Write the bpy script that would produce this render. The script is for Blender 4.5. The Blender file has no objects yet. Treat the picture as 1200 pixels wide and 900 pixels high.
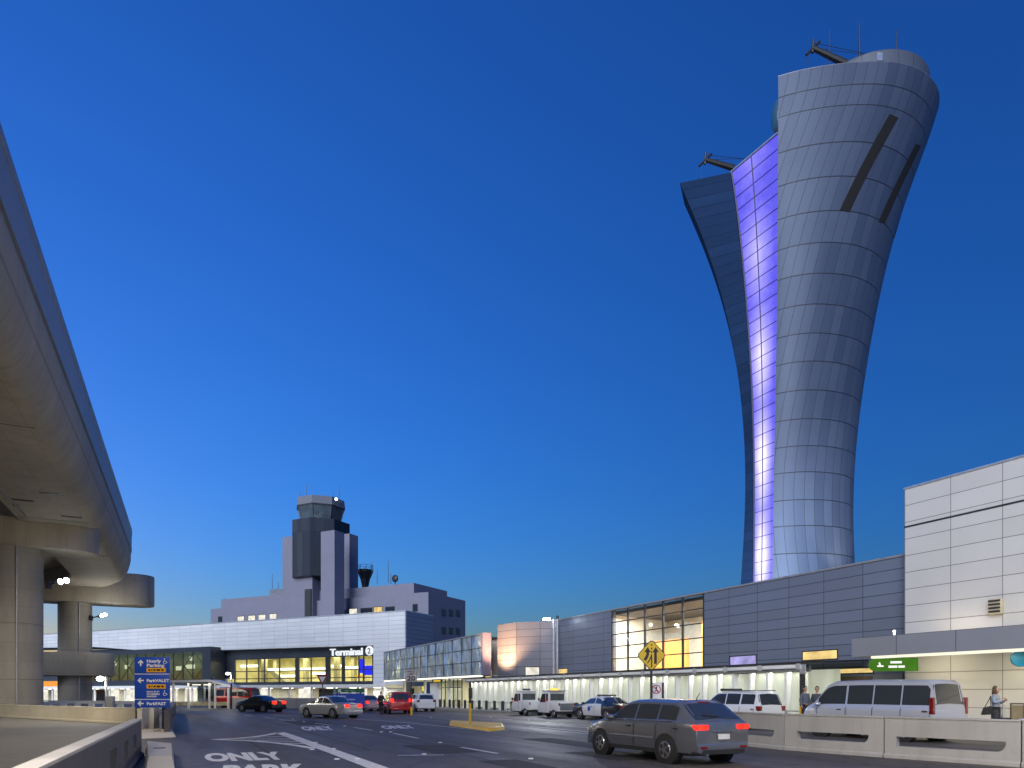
import bpy, bmesh, math, random
import numpy as np
from mathutils import Vector, Matrix
random.seed(7)
R = math.radians
EXPO = 1.5                       # a dusk exposure: lamps and lit panes are given in picture terms and divided by it
LK = 2 ** -EXPO
sc = bpy.context.scene
COL = sc.collection

# ------------------------------------------------------------------ measuring: camera constants of the photograph
F, CX, HV, EYE = 800.0, 600.0, 812.0, 1.65
def at(u, v, Y):
    return Vector(((u - CX) / F * Y, Y, EYE + (HV - v) / F * Y))
def gnd(u, v, z=0.0):
    Y = (EYE - z) * F / (v - HV)
    return Vector(((u - CX) / F * Y, Y, z))
class Frame:
    """a ground frame turned about z: local x along a facade, local y away from the road"""
    def __init__(s, deg):
        s.a = R(deg); s.c = math.cos(s.a); s.s = math.sin(s.a)
    def w(s, x, y): return (s.c * x - s.s * y, s.s * x + s.c * y)
    def l(s, X, Y): return (s.c * X + s.s * Y, -s.s * X + s.c * Y)
    def on(s, u, y):            # local x and depth where pixel column u meets the plane local y = y
        t = (u - CX) / F
        Y = y / (-s.s * t + s.c)
        return s.l(t * Y, Y)[0], Y
    def pt(s, u, v, y):
        x, Y = s.on(u, y)
        return x, EYE + (HV - v) / F * Y
ROAD = Frame(-63.435)
TERM = Frame(-26.565)
OVER = Frame(-64.4)
CAMF = Frame(0)

# ------------------------------------------------------------------ objects
def tag(o, label=None, cat=None, group=None, kind=None):
    if label: o['label'] = label
    if cat: o['category'] = cat
    if group: o['group'] = group
    if kind: o['kind'] = kind
    return o
def thing(name, label, cat, loc=(0, 0, 0), frame=CAMF, group=None, local=True, rot=None):
    """an Empty at the thing's base; loc is in the frame's own coordinates"""
    o = bpy.data.objects.new(name, None); COL.objects.link(o)
    X, Y = frame.w(loc[0], loc[1])
    o.location = (X, Y, loc[2]); o.rotation_euler = (0, 0, frame.a if rot is None else rot)
    o.empty_display_size = 0.3
    OFF[o.name] = Vector(loc) if local else Vector((0, 0, 0))
    return tag(o, label, cat, group)
OFF = {}
class MB:
    """collects shapes, then links them as ONE mesh object"""
    def __init__(s, root=None):
        s.v = []; s.f = []; s.off = Vector((0, 0, 0)); s.uv = None
        while root is not None:
            if root.name in OFF: s.off = OFF[root.name]; break
            root = root.parent
    def add(s, vs, fs):
        b = len(s.v)
        s.v += [Vector(p) for p in vs]; s.f += [tuple(b + i for i in f) for f in fs]
        return s
    def box(s, x0, x1, y0, y1, z0, z1):
        x0, x1 = min(x0, x1), max(x0, x1); y0, y1 = min(y0, y1), max(y0, y1); z0, z1 = min(z0, z1), max(z0, z1)
        return s.add([(x0, y0, z0), (x1, y0, z0), (x1, y1, z0), (x0, y1, z0), (x0, y0, z1), (x1, y0, z1), (x1, y1, z1), (x0, y1, z1)],
                     [(3, 2, 1, 0), (4, 5, 6, 7), (0, 1, 5, 4), (1, 2, 6, 5), (2, 3, 7, 6), (3, 0, 4, 7)])
    def prism(s, poly, a, b, axis='y'):
        """poly is counter-clockwise seen along the axis; 2D coords are (x,z) for y, (y,z) for x, (x,y) for z"""
        def P(p, t):
            return {'y': (p[0], t, p[1]), 'x': (t, p[0], p[1]), 'z': (p[0], p[1], t)}[axis]
        n = len(poly)
        return s.add([P(p, a) for p in poly] + [P(p, b) for p in poly],
                     [tuple(range(n)), tuple(range(2 * n - 1, n - 1, -1))] + [(i + n, (i + 1) % n + n, (i + 1) % n, i) for i in range(n)])
    def cyl(s, p0, p1, r0, r1=None, n=16, cap=True):
        r1 = r0 if r1 is None else r1
        p0, p1 = Vector(p0), Vector(p1); d = (p1 - p0).normalized()
        a = d.orthogonal().normalized(); b = d.cross(a)
        vs = [p0 + (a * math.cos(2 * math.pi * i / n) + b * math.sin(2 * math.pi * i / n)) * r0 for i in range(n)] + \
             [p1 + (a * math.cos(2 * math.pi * i / n) + b * math.sin(2 * math.pi * i / n)) * r1 for i in range(n)]
        fs = [(i, (i + 1) % n, (i + 1) % n + n, i + n) for i in range(n)]
        if cap: fs += [tuple(range(n - 1, -1, -1)), tuple(range(n, 2 * n))]
        return s.add(vs, fs)
    def tube(s, pts, r, n=8):
        for p, q in zip(pts[:-1], pts[1:]): s.cyl(p, q, r, r, n)
        return s
    def ball(s, c, r, n=12, m=8):
        rx, ry, rz = (r, r, r) if not hasattr(r, '__len__') else r
        c = Vector(c); vs = [c + Vector((0, 0, -rz))]; fs = []
        for j in range(1, m):
            t = math.pi * j / m - math.pi / 2
            for i in range(n):
                p = 2 * math.pi * i / n
                vs.append(c + Vector((rx * math.cos(t) * math.cos(p), ry * math.cos(t) * math.sin(p), rz * math.sin(t))))
        vs.append(c + Vector((0, 0, rz))); L = len(vs) - 1
        for i in range(n):
            fs.append((0, 1 + (i + 1) % n, 1 + i)); fs.append((L, L - n + i, L - n + (i + 1) % n))
            for j in range(m - 2):
                a = 1 + j * n
                fs.append((a + i, a + (i + 1) % n, a + n + (i + 1) % n, a + n + i))
        return s.add(vs, fs)
    def grid(s, rows, closed=False):
        n = len(rows[0]); m = len(rows); vs = [p for r in rows for p in r]; fs = []
        for j in range(m - 1):
            for i in range(n if closed else n - 1):
                k = (i + 1) % n
                fs.append((j * n + i, j * n + k, (j + 1) * n + k, (j + 1) * n + i))
        return s.add(vs, fs)
    def quad(s, a, b, c, d): return s.add([a, b, c, d], [(0, 1, 2, 3)])
    def build(s, name, m, parent=None, smooth=None, bevel=0, loc=None, rot=0, fix=True, uv=None):
        me = bpy.data.meshes.new(name)
        me.from_pydata([p - s.off for p in s.v], [], s.f)
        if uv is not None:
            l = me.uv_layers.new(name='UVMap')
            for lp in me.loops: l.data[lp.index].uv = uv[lp.vertex_index]
        bm = bmesh.new(); bm.from_mesh(me)
        if fix: bmesh.ops.recalc_face_normals(bm, faces=bm.faces)
        if bevel:
            ed = [e for e in bm.edges if len(e.link_faces) == 2 and e.calc_face_angle(0) > R(40)]
            bmesh.ops.bevel(bm, geom=ed, offset=bevel, segments=2, affect='EDGES', profile=.6, clamp_overlap=True)
        if smooth or bevel:
            lim = R(smooth or 35)
            for f in bm.faces: f.smooth = True
            for e in bm.edges:
                if len(e.link_faces) == 2 and e.calc_face_angle(0) > lim: e.smooth = False
        bm.to_mesh(me); bm.free()
        o = bpy.data.objects.new(name, me); COL.objects.link(o)
        for mm in (m if isinstance(m, (list, tuple)) else [m]): me.materials.append(mm)
        if parent is not None: o.parent = parent
        if loc is not None: o.location = loc
        o.rotation_euler = (0, 0, rot)
        return o
def mesh_obj(name, me, m, parent=None):
    o = bpy.data.objects.new(name, me); COL.objects.link(o); me.materials.clear(); me.materials.append(m)
    if parent is not None: o.parent = parent
    return o

# ------------------------------------------------------------------ materials
def nodes(name):
    m = bpy.data.materials.new(name); m.use_nodes = True
    nt = m.node_tree; return m, nt, nt.nodes['Principled BSDF']
def N(nt, t, **kw):
    n = nt.nodes.new(t)
    for k, v in kw.items():
        if k == 'i':
            for a, b in v.items(): n.inputs[a].default_value = b
        else: setattr(n, k, v)
    return n
def math_(nt, op, a, b=None):
    n = N(nt, 'ShaderNodeMath', operation=op)
    for i, x in enumerate((a, b)):
        if x is None: continue
        if isinstance(x, (int, float)): n.inputs[i].default_value = x
        else: nt.links.new(x, n.inputs[i])
    return n.outputs[0]
def mixc(nt, fac, a, b, mode='MIX'):
    n = N(nt, 'ShaderNodeMix', data_type='RGBA', blend_type=mode)
    for i, x in ((0, fac), (6, a), (7, b)):
        if isinstance(x, (int, float)): n.inputs[i].default_value = x
        elif isinstance(x, (tuple, list)): n.inputs[i].default_value = (*x[:3], 1)
        else: nt.links.new(x, n.inputs[i])
    return n.outputs[2]
def noise(nt, vec, scale, detail=4, rough=.55):
    n = N(nt, 'ShaderNodeTexNoise'); n.inputs['Scale'].default_value = scale; n.inputs['Detail'].default_value = detail; n.inputs['Roughness'].default_value = rough
    nt.links.new(vec, n.inputs['Vector']); return n.outputs[0]
def ramp(nt, x, a, b, lo=0., hi=1.):
    n = N(nt, 'ShaderNodeMapRange'); n.inputs[1].default_value = a; n.inputs[2].default_value = b; n.inputs[3].default_value = lo; n.inputs[4].default_value = hi
    nt.links.new(x, n.inputs[0]); return n.outputs[0]
def bump(nt, bs, h, strength=.2, dist=.02):
    b = N(nt, 'ShaderNodeBump'); b.inputs['Strength'].default_value = strength; b.inputs['Distance'].default_value = dist
    nt.links.new(h, b.inputs['Height']); nt.links.new(b.outputs[0], bs.inputs['Normal'])
def plain(name, col, rough=.5, metal=0, var=.12, scale=3., bmp=0., coat=0, spec=None, stain=0):
    """one surface with soft uneven tone and a little grain"""
    m, nt, bs = nodes(name)
    tc = N(nt, 'ShaderNodeTexCoord').outputs['Object']
    c = col
    if var:
        f = ramp(nt, noise(nt, tc, scale, 6), .3, .7)
        c = mixc(nt, f, tuple(x * (1 - var) for x in col), tuple(min(1, x * (1 + var)) for x in col))
        r = N(nt, 'ShaderNodeMapRange'); nt.links.new(f, r.inputs[0]); r.inputs[3].default_value = max(.02, rough - .08); r.inputs[4].default_value = min(1, rough + .08)
        nt.links.new(r.outputs[0], bs.inputs['Roughness'])
    else: bs.inputs['Roughness'].default_value = rough
    if stain:
        mp = N(nt, 'ShaderNodeMapping'); mp.inputs['Scale'].default_value = (1.2, 1.2, .12); nt.links.new(tc, mp.inputs[0])
        s2 = ramp(nt, noise(nt, mp.outputs[0], 1.3, 7, .65), .5, .75)
        c = mixc(nt, math_(nt, 'MULTIPLY', s2, stain), c, tuple(x * .45 for x in col))
    if isinstance(c, tuple): bs.inputs['Base Color'].default_value = (*c, 1)
    else: nt.links.new(c, bs.inputs['Base Color'])
    bs.inputs['Metallic'].default_value = metal
    if coat: bs.inputs['Coat Weight'].default_value = coat; bs.inputs['Coat Roughness'].default_value = .05
    if bmp: bump(nt, bs, noise(nt, tc, 60, 5), bmp, .01)
    return m
def panels(name, col, sx, sz, ox=0, oz=0, jw=.03, jcol=None, rough=.4, metal=0, var=.05, vj=1., uv=False, fine=0, jz=None, wob=.0):
    """cladding: joints every sx by sz metres, each sheet of slightly different tone"""
    m, nt, bs = nodes(name)
    tcn = N(nt, 'ShaderNodeTexCoord'); tc = tcn.outputs['UV' if uv else 'Object']
    sp = N(nt, 'ShaderNodeSeparateXYZ'); nt.links.new(tc, sp.inputs[0])
    X, Z = sp.outputs[0], sp.outputs[1 if uv else 2]
    ax = math_(nt, 'DIVIDE', math_(nt, 'SUBTRACT', X, ox), sx); az = math_(nt, 'DIVIDE', math_(nt, 'SUBTRACT', Z, oz), sz)
    mx = math_(nt, 'LESS_THAN', math_(nt, 'FRACT', ax), jw / sx); mz = math_(nt, 'LESS_THAN', math_(nt, 'FRACT', az), (jz or jw) / sz)
    cell = N(nt, 'ShaderNodeCombineXYZ'); nt.links.new(math_(nt, 'FLOOR', ax), cell.inputs[0]); nt.links.new(math_(nt, 'FLOOR', az), cell.inputs[1])
    wn = N(nt, 'ShaderNodeTexWhiteNoise'); nt.links.new(cell.outputs[0], wn.inputs['Vector'])
    tone = mixc(nt, wn.outputs[0], tuple(x * (1 - var) for x in col), tuple(x * (1 + var) for x in col))
    f = ramp(nt, noise(nt, tcn.outputs['Object'], .35, 6, .6), .35, .7)
    tone = mixc(nt, math_(nt, 'MULTIPLY', f, .18), tone, tuple(x * .6 for x in col))
    jm = math_(nt, 'MAXIMUM', math_(nt, 'MULTIPLY', mx, vj), mz)
    if fine:                                        # thin ribs inside each sheet
        mf = math_(nt, 'LESS_THAN', math_(nt, 'FRACT', math_(nt, 'DIVIDE', X, fine)), .12)
        jm = math_(nt, 'MAXIMUM', jm, math_(nt, 'MULTIPLY', mf, .25))
    c = mixc(nt, jm, tone, jcol or tuple(x * .3 for x in col))
    nt.links.new(c, bs.inputs['Base Color'])
    bs.inputs['Metallic'].default_value = metal
    rr = math_(nt, 'ADD', math_(nt, 'MULTIPLY', wn.outputs[0], .1), rough - .05); nt.links.new(rr, bs.inputs['Roughness'])
    h = math_(nt, 'SUBTRACT', 1., jm)
    if wob: h = math_(nt, 'ADD', h, math_(nt, 'MULTIPLY', noise(nt, tcn.outputs['Object'], .8, 2), wob))
    bump(nt, bs, h, .35, .02)
    return m
def glow(name, col, strength, var=0., scale=1.):
    m, nt, bs = nodes(name)
    nt.nodes.remove(bs); e = N(nt, 'ShaderNodeEmission'); nt.links.new(e.outputs[0], nt.nodes['Material Output'].inputs[0])
    strength *= LK; e.inputs[0].default_value = (*col, 1); e.inputs[1].default_value = strength
    if var:
        tc = N(nt, 'ShaderNodeTexCoord').outputs['Object']
        f = ramp(nt, noise(nt, tc, scale, 3), .3, .7, strength * (1 - var), strength * (1 + var)); nt.links.new(f, e.inputs[1])
    return m
def glass(name, tint=(1, 1, 1), refl=.14, rough=.02):
    m, nt, bs = nodes(name); nt.nodes.remove(bs)
    t = N(nt, 'ShaderNodeBsdfTransparent'); t.inputs[0].default_value = (*tint, 1)
    g = N(nt, 'ShaderNodeBsdfGlossy'); g.inputs['Roughness'].default_value = rough; g.inputs[0].default_value = (.9, .95, 1, 1)
    lw = N(nt, 'ShaderNodeLayerWeight'); lw.inputs[0].default_value = .25
    f = math_(nt, 'ADD', math_(nt, 'MULTIPLY', lw.outputs['Fresnel'], .28), refl)
    mx = N(nt, 'ShaderNodeMixShader'); nt.links.new(f, mx.inputs[0]); nt.links.new(t.outputs[0], mx.inputs[1]); nt.links.new(g.outputs[0], mx.inputs[2])
    nt.links.new(mx.outputs[0], nt.nodes['Material Output'].inputs[0]); return m
def asphalt():
    m, nt, bs = nodes('asphalt')
    tc = N(nt, 'ShaderNodeTexCoord').outputs['Object']
    rot = N(nt, 'ShaderNodeMapping'); rot.inputs['Rotation'].default_value = (0, 0, R(63.4)); nt.links.new(tc, rot.inputs[0])
    st = N(nt, 'ShaderNodeMapping'); st.inputs['Scale'].default_value = (.05, .55, 1); nt.links.new(rot.outputs[0], st.inputs[0])
    lanes = ramp(nt, noise(nt, st.outputs[0], 1., 5, .6), .35, .68)      # worn wheel tracks along the road
    big = ramp(nt, noise(nt, tc, .12, 5, .6), .35, .65)
    grit = noise(nt, tc, 55, 3, .7)
    c = mixc(nt, lanes, (.044, .036, .030), (.104, .088, .075))
    c = mixc(nt, math_(nt, 'MULTIPLY', big, .75), c, (.062, .050, .041))
    c = mixc(nt, ramp(nt, grit, .45, .75, 0, .55), c, (.17, .152, .14))
    cr = N(nt, 'ShaderNodeTexVoronoi', feature='DISTANCE_TO_EDGE'); cr.inputs['Scale'].default_value = .23
    wv = N(nt, 'ShaderNodeVectorMath', operation='ADD'); nt.links.new(tc, wv.inputs[0])
    nz = N(nt, 'ShaderNodeTexNoise'); nz.inputs['Scale'].default_value = .8; nt.links.new(tc, nz.inputs['Vector']); nt.links.new(nz.outputs['Color'], wv.inputs[1])
    nt.links.new(wv.outputs[0], cr.inputs['Vector'])
    c = mixc(nt, ramp(nt, cr.outputs[0], .004, .014, .8, 0), c, (.025, .025, .026))
    mid = ramp(nt, noise(nt, tc, 2.2, 6, .7), .4, .66, 0, .45); c = mixc(nt, mid, c, (.125, .108, .094))
    oil = ramp(nt, noise(nt, tc, .7, 5, .6), .58, .70, 0, .7)
    c = mixc(nt, oil, c, (.03, .029, .03))
    nt.links.new(c, bs.inputs['Base Color'])
    nt.links.new(ramp(nt, lanes, 0, 1, .72, .5), bs.inputs['Roughness'])
    bump(nt, bs, grit, .35, .012); return m
def concrete(name, col, rough=.75, joints=None, stain=.35):
    m, nt, bs = nodes(name)
    tc = N(nt, 'ShaderNodeTexCoord').outputs['Object']
    big = ramp(nt, noise(nt, tc, .35, 6, .6), .3, .7)
    c = mixc(nt, big, tuple(x * .84 for x in col), tuple(x * 1.1 for x in col))
    mp = N(nt, 'ShaderNodeMapping'); mp.inputs['Scale'].default_value = (1.5, 1.5, .15); nt.links.new(tc, mp.inputs[0])
    s2 = ramp(nt, noise(nt, mp.outputs[0], 1.1, 7, .65), .48, .78, 0, stain)
    c = mixc(nt, s2, c, tuple(x * .5 for x in col))
    pit = ramp(nt, noise(nt, tc, 14, 3, .6), .64, .72, 0, .5)
    c = mixc(nt, pit, c, tuple(x * .6 for x in col))
    if joints:                                      # form boards: faint lines, each board a little different
        sp = N(nt, 'ShaderNodeSeparateXYZ'); nt.links.new(tc, sp.inputs[0]); lines = None; cell = N(nt, 'ShaderNodeCombineXYZ')
        for k, (ax, pitch, w) in enumerate(joints):
            q = math_(nt, 'DIVIDE', sp.outputs[ax], pitch); l = math_(nt, 'LESS_THAN', math_(nt, 'FRACT', q), w / pitch)
            lines = l if lines is None else math_(nt, 'MAXIMUM', lines, l); nt.links.new(math_(nt, 'FLOOR', q), cell.inputs[k])
        wn = N(nt, 'ShaderNodeTexWhiteNoise'); nt.links.new(cell.outputs[0], wn.inputs['Vector'])
        c = mixc(nt, ramp(nt, wn.outputs[0], 0, 1, 0, .22), c, tuple(x * .62 for x in col))
        c = mixc(nt, math_(nt, 'MULTIPLY', lines, .42), c, tuple(x * .3 for x in col))
    nt.links.new(c, bs.inputs['Base Color']); bs.inputs['Roughness'].default_value = rough
    bump(nt, bs, noise(nt, tc, 25, 6), .18, .01); return m

M = dict(
    asphalt=asphalt(),
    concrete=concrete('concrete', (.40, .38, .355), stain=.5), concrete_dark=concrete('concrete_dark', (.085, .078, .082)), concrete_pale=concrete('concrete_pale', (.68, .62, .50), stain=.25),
    deck=concrete('deck_concrete', (.37, .335, .28), stain=.5, joints=((0, 3.0, .05), (1, 1.25, .03))), column=concrete('column_concrete', (.29, .27, .235), stain=.4, joints=((2, 1.3, .025),)),
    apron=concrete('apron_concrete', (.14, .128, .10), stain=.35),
    pave=concrete('pavement_concrete', (.33, .32, .30)),
    white=plain('white_paint', (.78, .78, .76), .45, var=.05), cream=plain('cream_wall', (.72, .66, .52), .7, var=.05),
    dark=plain('dark_metal', (.035, .037, .042), .45, .3), black=plain('black_rubber', (.02, .02, .02), .8),
    steel=plain('painted_steel', (.32, .33, .36), .4, .5), greymetal=plain('grey_metal', (.22, .23, .26), .4, .5),
    alu=plain('aluminium', (.55, .57, .6), .35, .7), chrome=plain('rim_metal', (.5, .5, .52), .25, .9),
    yellow=plain('yellow_paint', (.86, .50, .015), .5, var=.12, scale=6, stain=.15), mark=plain('road_paint', (.70, .68, .64), .6, var=.25, scale=9, stain=.0),
    signyellow=plain('sign_yellow', (.74, .47, .012), .4, var=.04), signblack=plain('sign_black', (.015, .015, .015), .5),
    blue=plain('sign_blue', (.014, .075, .46), .4, var=.04), green=plain('sign_green', (.01, .13, .06), .4, var=.04), signwhite=plain('sign_white', (.85, .85, .85), .4, var=.02),
    signred=plain('sign_red', (.55, .02, .02), .4, var=.03), orange=plain('sign_amber', (.85, .42, .01), .4, var=.03),
    carglass=plain('car_glass', (.034, .041, .05), .04, var=0, coat=1), tail=plain('tail_lens', (.20, .006, .006), .15, var=0, coat=1),
    tailon=glow('tail_light_on', (1, .02, .012), 3.2, .4, 9), headlens=plain('head_lens', (.75, .78, .8), .08, var=0, coat=1), plate=plain('number_plate', (.75, .75, .72), .5),
    amber=glow('beacon_on', (1, .4, .05), 2.5), lampon=glow('lamp_on', (1, .93, .82), 40), lampcool=glow('lamp_cool', (.9, .97, 1), 60),
    win=glass('window_glass', (.94, .96, .94), .03), winblue=glass('window_glass_dark', (.35, .42, .5), .25),
    darkwin=plain('dark_window', (.015, .02, .03), .06, var=0, coat=.6),
    litwarm=glow('lit_window_warm', (1, .72, .28), .85, .35, 1.5), litwhite=glow('lit_window_white', (1, .95, .82), .9, .3, 1.5), litviolet=glow('lit_window_violet', (.55, .5, 1), .7, .4, 1.2),
)
def area(name, loc, size, power, col=(1, .93, .8), rot=(0, 0, 0), sy=None):
    l = bpy.data.lights.new(name, 'AREA'); l.energy = power * LK; l.color = col; l.size = size
    if sy: l.shape = 'RECTANGLE'; l.size_y = sy
    o = bpy.data.objects.new(name, l); COL.objects.link(o); o.location = loc; o.rotation_euler = rot; return o
def point(name, loc, power, col=(1, .9, .75), r=.15):
    l = bpy.data.lights.new(name, 'POINT'); l.energy = power * LK; l.color = col; l.shadow_soft_size = r
    o = bpy.data.objects.new(name, l); COL.objects.link(o); o.location = loc; return o
def spot(name, loc, target, power, col=(1, .93, .82), deg=110, r=.12, blend=.6):
    l = bpy.data.lights.new(name, 'SPOT'); l.energy = power * LK; l.color = col; l.spot_size = R(deg); l.spot_blend = blend; l.shadow_soft_size = r
    o = bpy.data.objects.new(name, l); COL.objects.link(o); o.location = loc
    o.rotation_euler = (Vector(target) - Vector(loc)).to_track_quat('-Z', 'Y').to_euler(); return o
_fontcache = {}
def text_mesh(s, size=1., bold=.02, extrude=.0, align='CENTER'):
    c = bpy.data.curves.new('lettering', 'FONT'); c.body = s; c.size = size; c.offset = bold * size; c.extrude = extrude; c.align_x = align; c.resolution_u = 4
    o = bpy.data.objects.new('lettering_source', c); COL.objects.link(o)
    dg = bpy.context.evaluated_depsgraph_get(); dg.update()
    me = bpy.data.meshes.new_from_object(o.evaluated_get(dg)); bpy.data.objects.remove(o); bpy.data.curves.remove(c)
    return me
def lettering(root, s, m, x, y, z, h, w=None, name='lettering', align='CENTER', bold=.02, depth=.004):
    """upright words in the local x-z plane facing -y, h = cap height, fitted to width w"""
    me = text_mesh(s, 1., bold, depth / max(h, .01) * .7, align)
    xs = [v.co.x for v in me.vertices]; ys = [v.co.y for v in me.vertices]
    sy = h / .72; sx = sy if w is None else w / (max(xs) - min(xs))
    off = OFF.get(root.name, OFF.get(root.parent.name if root.parent else '', Vector((0, 0, 0))))
    for v in me.vertices: v.co = Vector((x + v.co.x * sx, y - v.co.z * sy, z + v.co.y * sy)) - off
    return mesh_obj(name, me, m, root)
# ================================================================== SETTING
def sheet(name, pts, z, m, kind='structure', div=None):
    b = MB(); b.add([(p[0], p[1], z) for p in pts], [tuple(range(len(pts)))])
    return tag(b.build(name, m, fix=False), kind=kind)
sheet('ground', [(-3000, -600), (3000, -600), (3000, 4000), (-3000, 4000)], -.012, plain('far_ground', (.06, .06, .058), .9))
road = sheet('road', [(-90, -20), (60, -20), (60, 130), (-90, 130)], 0, M['asphalt'])
def rw(x, y): return ROAD.w(x, y)
# raised pavement in front of the wing, with its kerb
b = MB(); b.prism([rw(-135, 25.0), rw(10, 25.0), rw(10, 40), rw(-135, 40)], 0, .15, 'z')
tag(b.build('pavement', M['pave'], bevel=.02), kind='structure')
b = MB(); b.prism([TERM.w(-150, 73.5), TERM.w(-58, 73.5), TERM.w(-58, 79), TERM.w(-150, 79)], 0, .15, 'z')
tag(b.build('pavement', M['pave'], bevel=.02), kind='structure')
# concrete apron under the overpass
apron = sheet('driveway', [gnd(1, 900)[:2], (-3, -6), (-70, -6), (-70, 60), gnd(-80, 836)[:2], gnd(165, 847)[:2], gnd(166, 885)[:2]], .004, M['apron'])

# ---- painted markings: children of the road
def ribbon(px, w, name='lane_line', m=None, world=False, z=.008):
    P = [Vector((p[0], p[1], 0)) if world else gnd(*p) for p in px]
    l, r = [], []
    for i, p in enumerate(P):
        d = (P[min(i + 1, len(P) - 1)] - P[max(i - 1, 0)]).normalized(); n = Vector((-d.y, d.x, 0)) * w / 2
        l.append(p + n + Vector((0, 0, z))); r.append(p - n + Vector((0, 0, z)))
    b = MB(); b.grid([l, r]); return b.build(name, m or M['mark'], road)
ribbon([(327, 858.3), (345, 864.5), (366, 872.5), (392, 881.5), (437, 898), (470, 911)], .42, 'gore_line')
ribbon([(250, 866.8), (276, 865.6), (300, 863.4), (316, 861), (328, 858.2)], .27, 'gore_line')
ribbon([(250, 866.9), (290, 868.2), (322, 870.8), (348, 874), (368, 877.5)], .27, 'gore_line', z=.012)
for a, c in (((290, 864.6), (341, 863.4)), ((281, 866.4), (349, 866.6)), ((300, 868.4), (357, 869.6)), ((330, 871.5), (362, 872))): ribbon([a, c], .21, 'gore_stripe', z=.016)
for a, c in (((369, 847.8), (389, 849.8)), ((415, 852.6), (436, 856)), ((461, 859.4), (490, 865.4)), ((540, 876), (583, 883.2)), ((286, 838.6), (296, 839.4)), ((310, 841), (322, 842.2)), ((327, 843.4), (347, 844.9)),
             ((660, 851), (690, 853)), ((660, 857.5), (706, 861.5)), ((640, 846.6), (661, 848)), ((583, 842.5), (600, 843.6)), ((640, 851.2), (655, 851.9)), ((466, 885.5), (520, 884.9))): ribbon([a, c], .13)
ribbon([(400, 842), (440, 844.2), (480, 847.4), (522, 851.6), (548, 854.6), (574, 857.6), (596, 855.9)], .12)
ribbon([(621, 851.5), (660, 855), (699, 858.6), (740, 862), (800, 868)], .14)
ribbon([(320, 838.2), (360, 839.6), (400, 842)], .14)
for p in ((369.5, 870.6), (391, 877.8), (395, 890), (419, 889.6), (458, 858), (516, 870.4), (622, 889.5), (356, 846), (404, 851), (447, 858), (497, 884), (366, 878.6), (343, 843), (620, 844), (575, 840.5), (505, 841)):
    g = gnd(*p); b = MB(); b.box(g.x - .06, g.x + .06, g.y - .06, g.y + .06, 0, .025); b.build('road_reflector', M['signwhite'], road, bevel=.008)
mpatch = plain('patch_tar', (.030, .027, .025), .8, var=.3, scale=4, bmp=.3)
def road_patch(x0, x1, y0, y1, m, name='asphalt_patch', z=.004):     # in the road's own direction
    b = MB(); b.add([(*ROAD.w(x, y), z) for x, y in ((x0, y0), (x1, y0), (x1, y1), (x0, y1))], [(0, 1, 2, 3)]); b.build(name, m, road, fix=False)
for u, v, l, w in ((470, 874, 3.2, 1.5), (330, 845, 6, 1.8), (610, 866, 5, 1.2), (560, 892, 2.2, 1.0), (660, 882, 2.6, .9)):
    x, y = ROAD.l(*gnd(u, v).xy); road_patch(x, x + l, y, y + w, mpatch)
for u, v, l in ((380, 864, 13), (520, 880, 9), (640, 870, 12), (455, 848, 22), (300, 874, 7)):
    x, y = ROAD.l(*gnd(u, v).xy); road_patch(x - l / 2, x + l / 2, y, y + .05, mpatch, 'tar_seam', .0055)
g = gnd(486, 885); b = MB(); b.cyl((g.x, g.y, 0), (g.x, g.y, .006), .33, .33, 24); b.build('manhole_cover', M['dark'], road)
def floor_text(s, o, ex, ey, z=.008):
    me = text_mesh(s, 1., .055, 0, 'LEFT'); xs = [v.co.x for v in me.vertices]; x0, x1 = min(xs), max(xs); ys = max(v.co.y for v in me.vertices)
    for v in me.vertices:
        a, c = (v.co.x - x0) / (x1 - x0), v.co.y / ys
        v.co = Vector((o[0] + ex[0] * a + ey[0] * c, o[1] + ex[1] * a + ey[1] * c, z))
    return mesh_obj('road_lettering', me, M['mark'], road)
def ftext(s, bl, br, tl):
    a, c, d = gnd(*bl), gnd(*br), gnd(*tl); floor_text(s, a, c - a, d - a)
ftext('ONLY', (241, 892.3), (338, 889.6), (238.5, 883.2))
ftext('PARK', (258, 911), (368, 908.5), (262, 897))
ftext('ONLY', (356, 856), (394, 855.4), (351, 851.6))
ftext('ONLY', (450, 854.2), (489, 853.2), (444, 850.6))

# ================================================================== RIGHT-HAND WING
def X_(u, t): return ROAD.on(u, t)[0]
T0 = 29.8; H0 = 7.87
wing = thing('terminal_wing', 'long grey panelled terminal wing with a tall lit window grid, behind the covered walkway', 'building', (X_(880, T0), T0, 0), ROAD)
mgrey = panels('grey_cladding', (.165, .195, .265), 2.2, .55, ox=X_(824, T0) - wing.location.x * 0 - OFF[wing.name].x, oz=H0, jw=.035, rough=.42, metal=.25, var=.07)
xa, xb = X_(652, T0), X_(1060, T0); h0, h1 = X_(717, T0), X_(824.5, T0)
zw = ROAD.pt(770, 784, T0)[1]
b = MB(wing); b.box(xa, h0, T0, T0 + .4, .15, H0); b.box(h1, xb + 2, T0, T0 + .4, .15, H0); b.box(h0, h1, T0 + .01, T0 + .4, .15, zw); b.box(xa, xb, T0 + 14, T0 + 14.4, .15, H0 - .02); b.box(xa, xa + .4, T0 + .4, T0 + 14, .15, H0 - .01)
b.build('wall', mgrey, wing)
b = MB(wing); b.box(xa - .03, xb, T0 - .05, T0 + .45, H0, H0 + .1); b.build('coping', M['steel'], wing)
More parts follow.
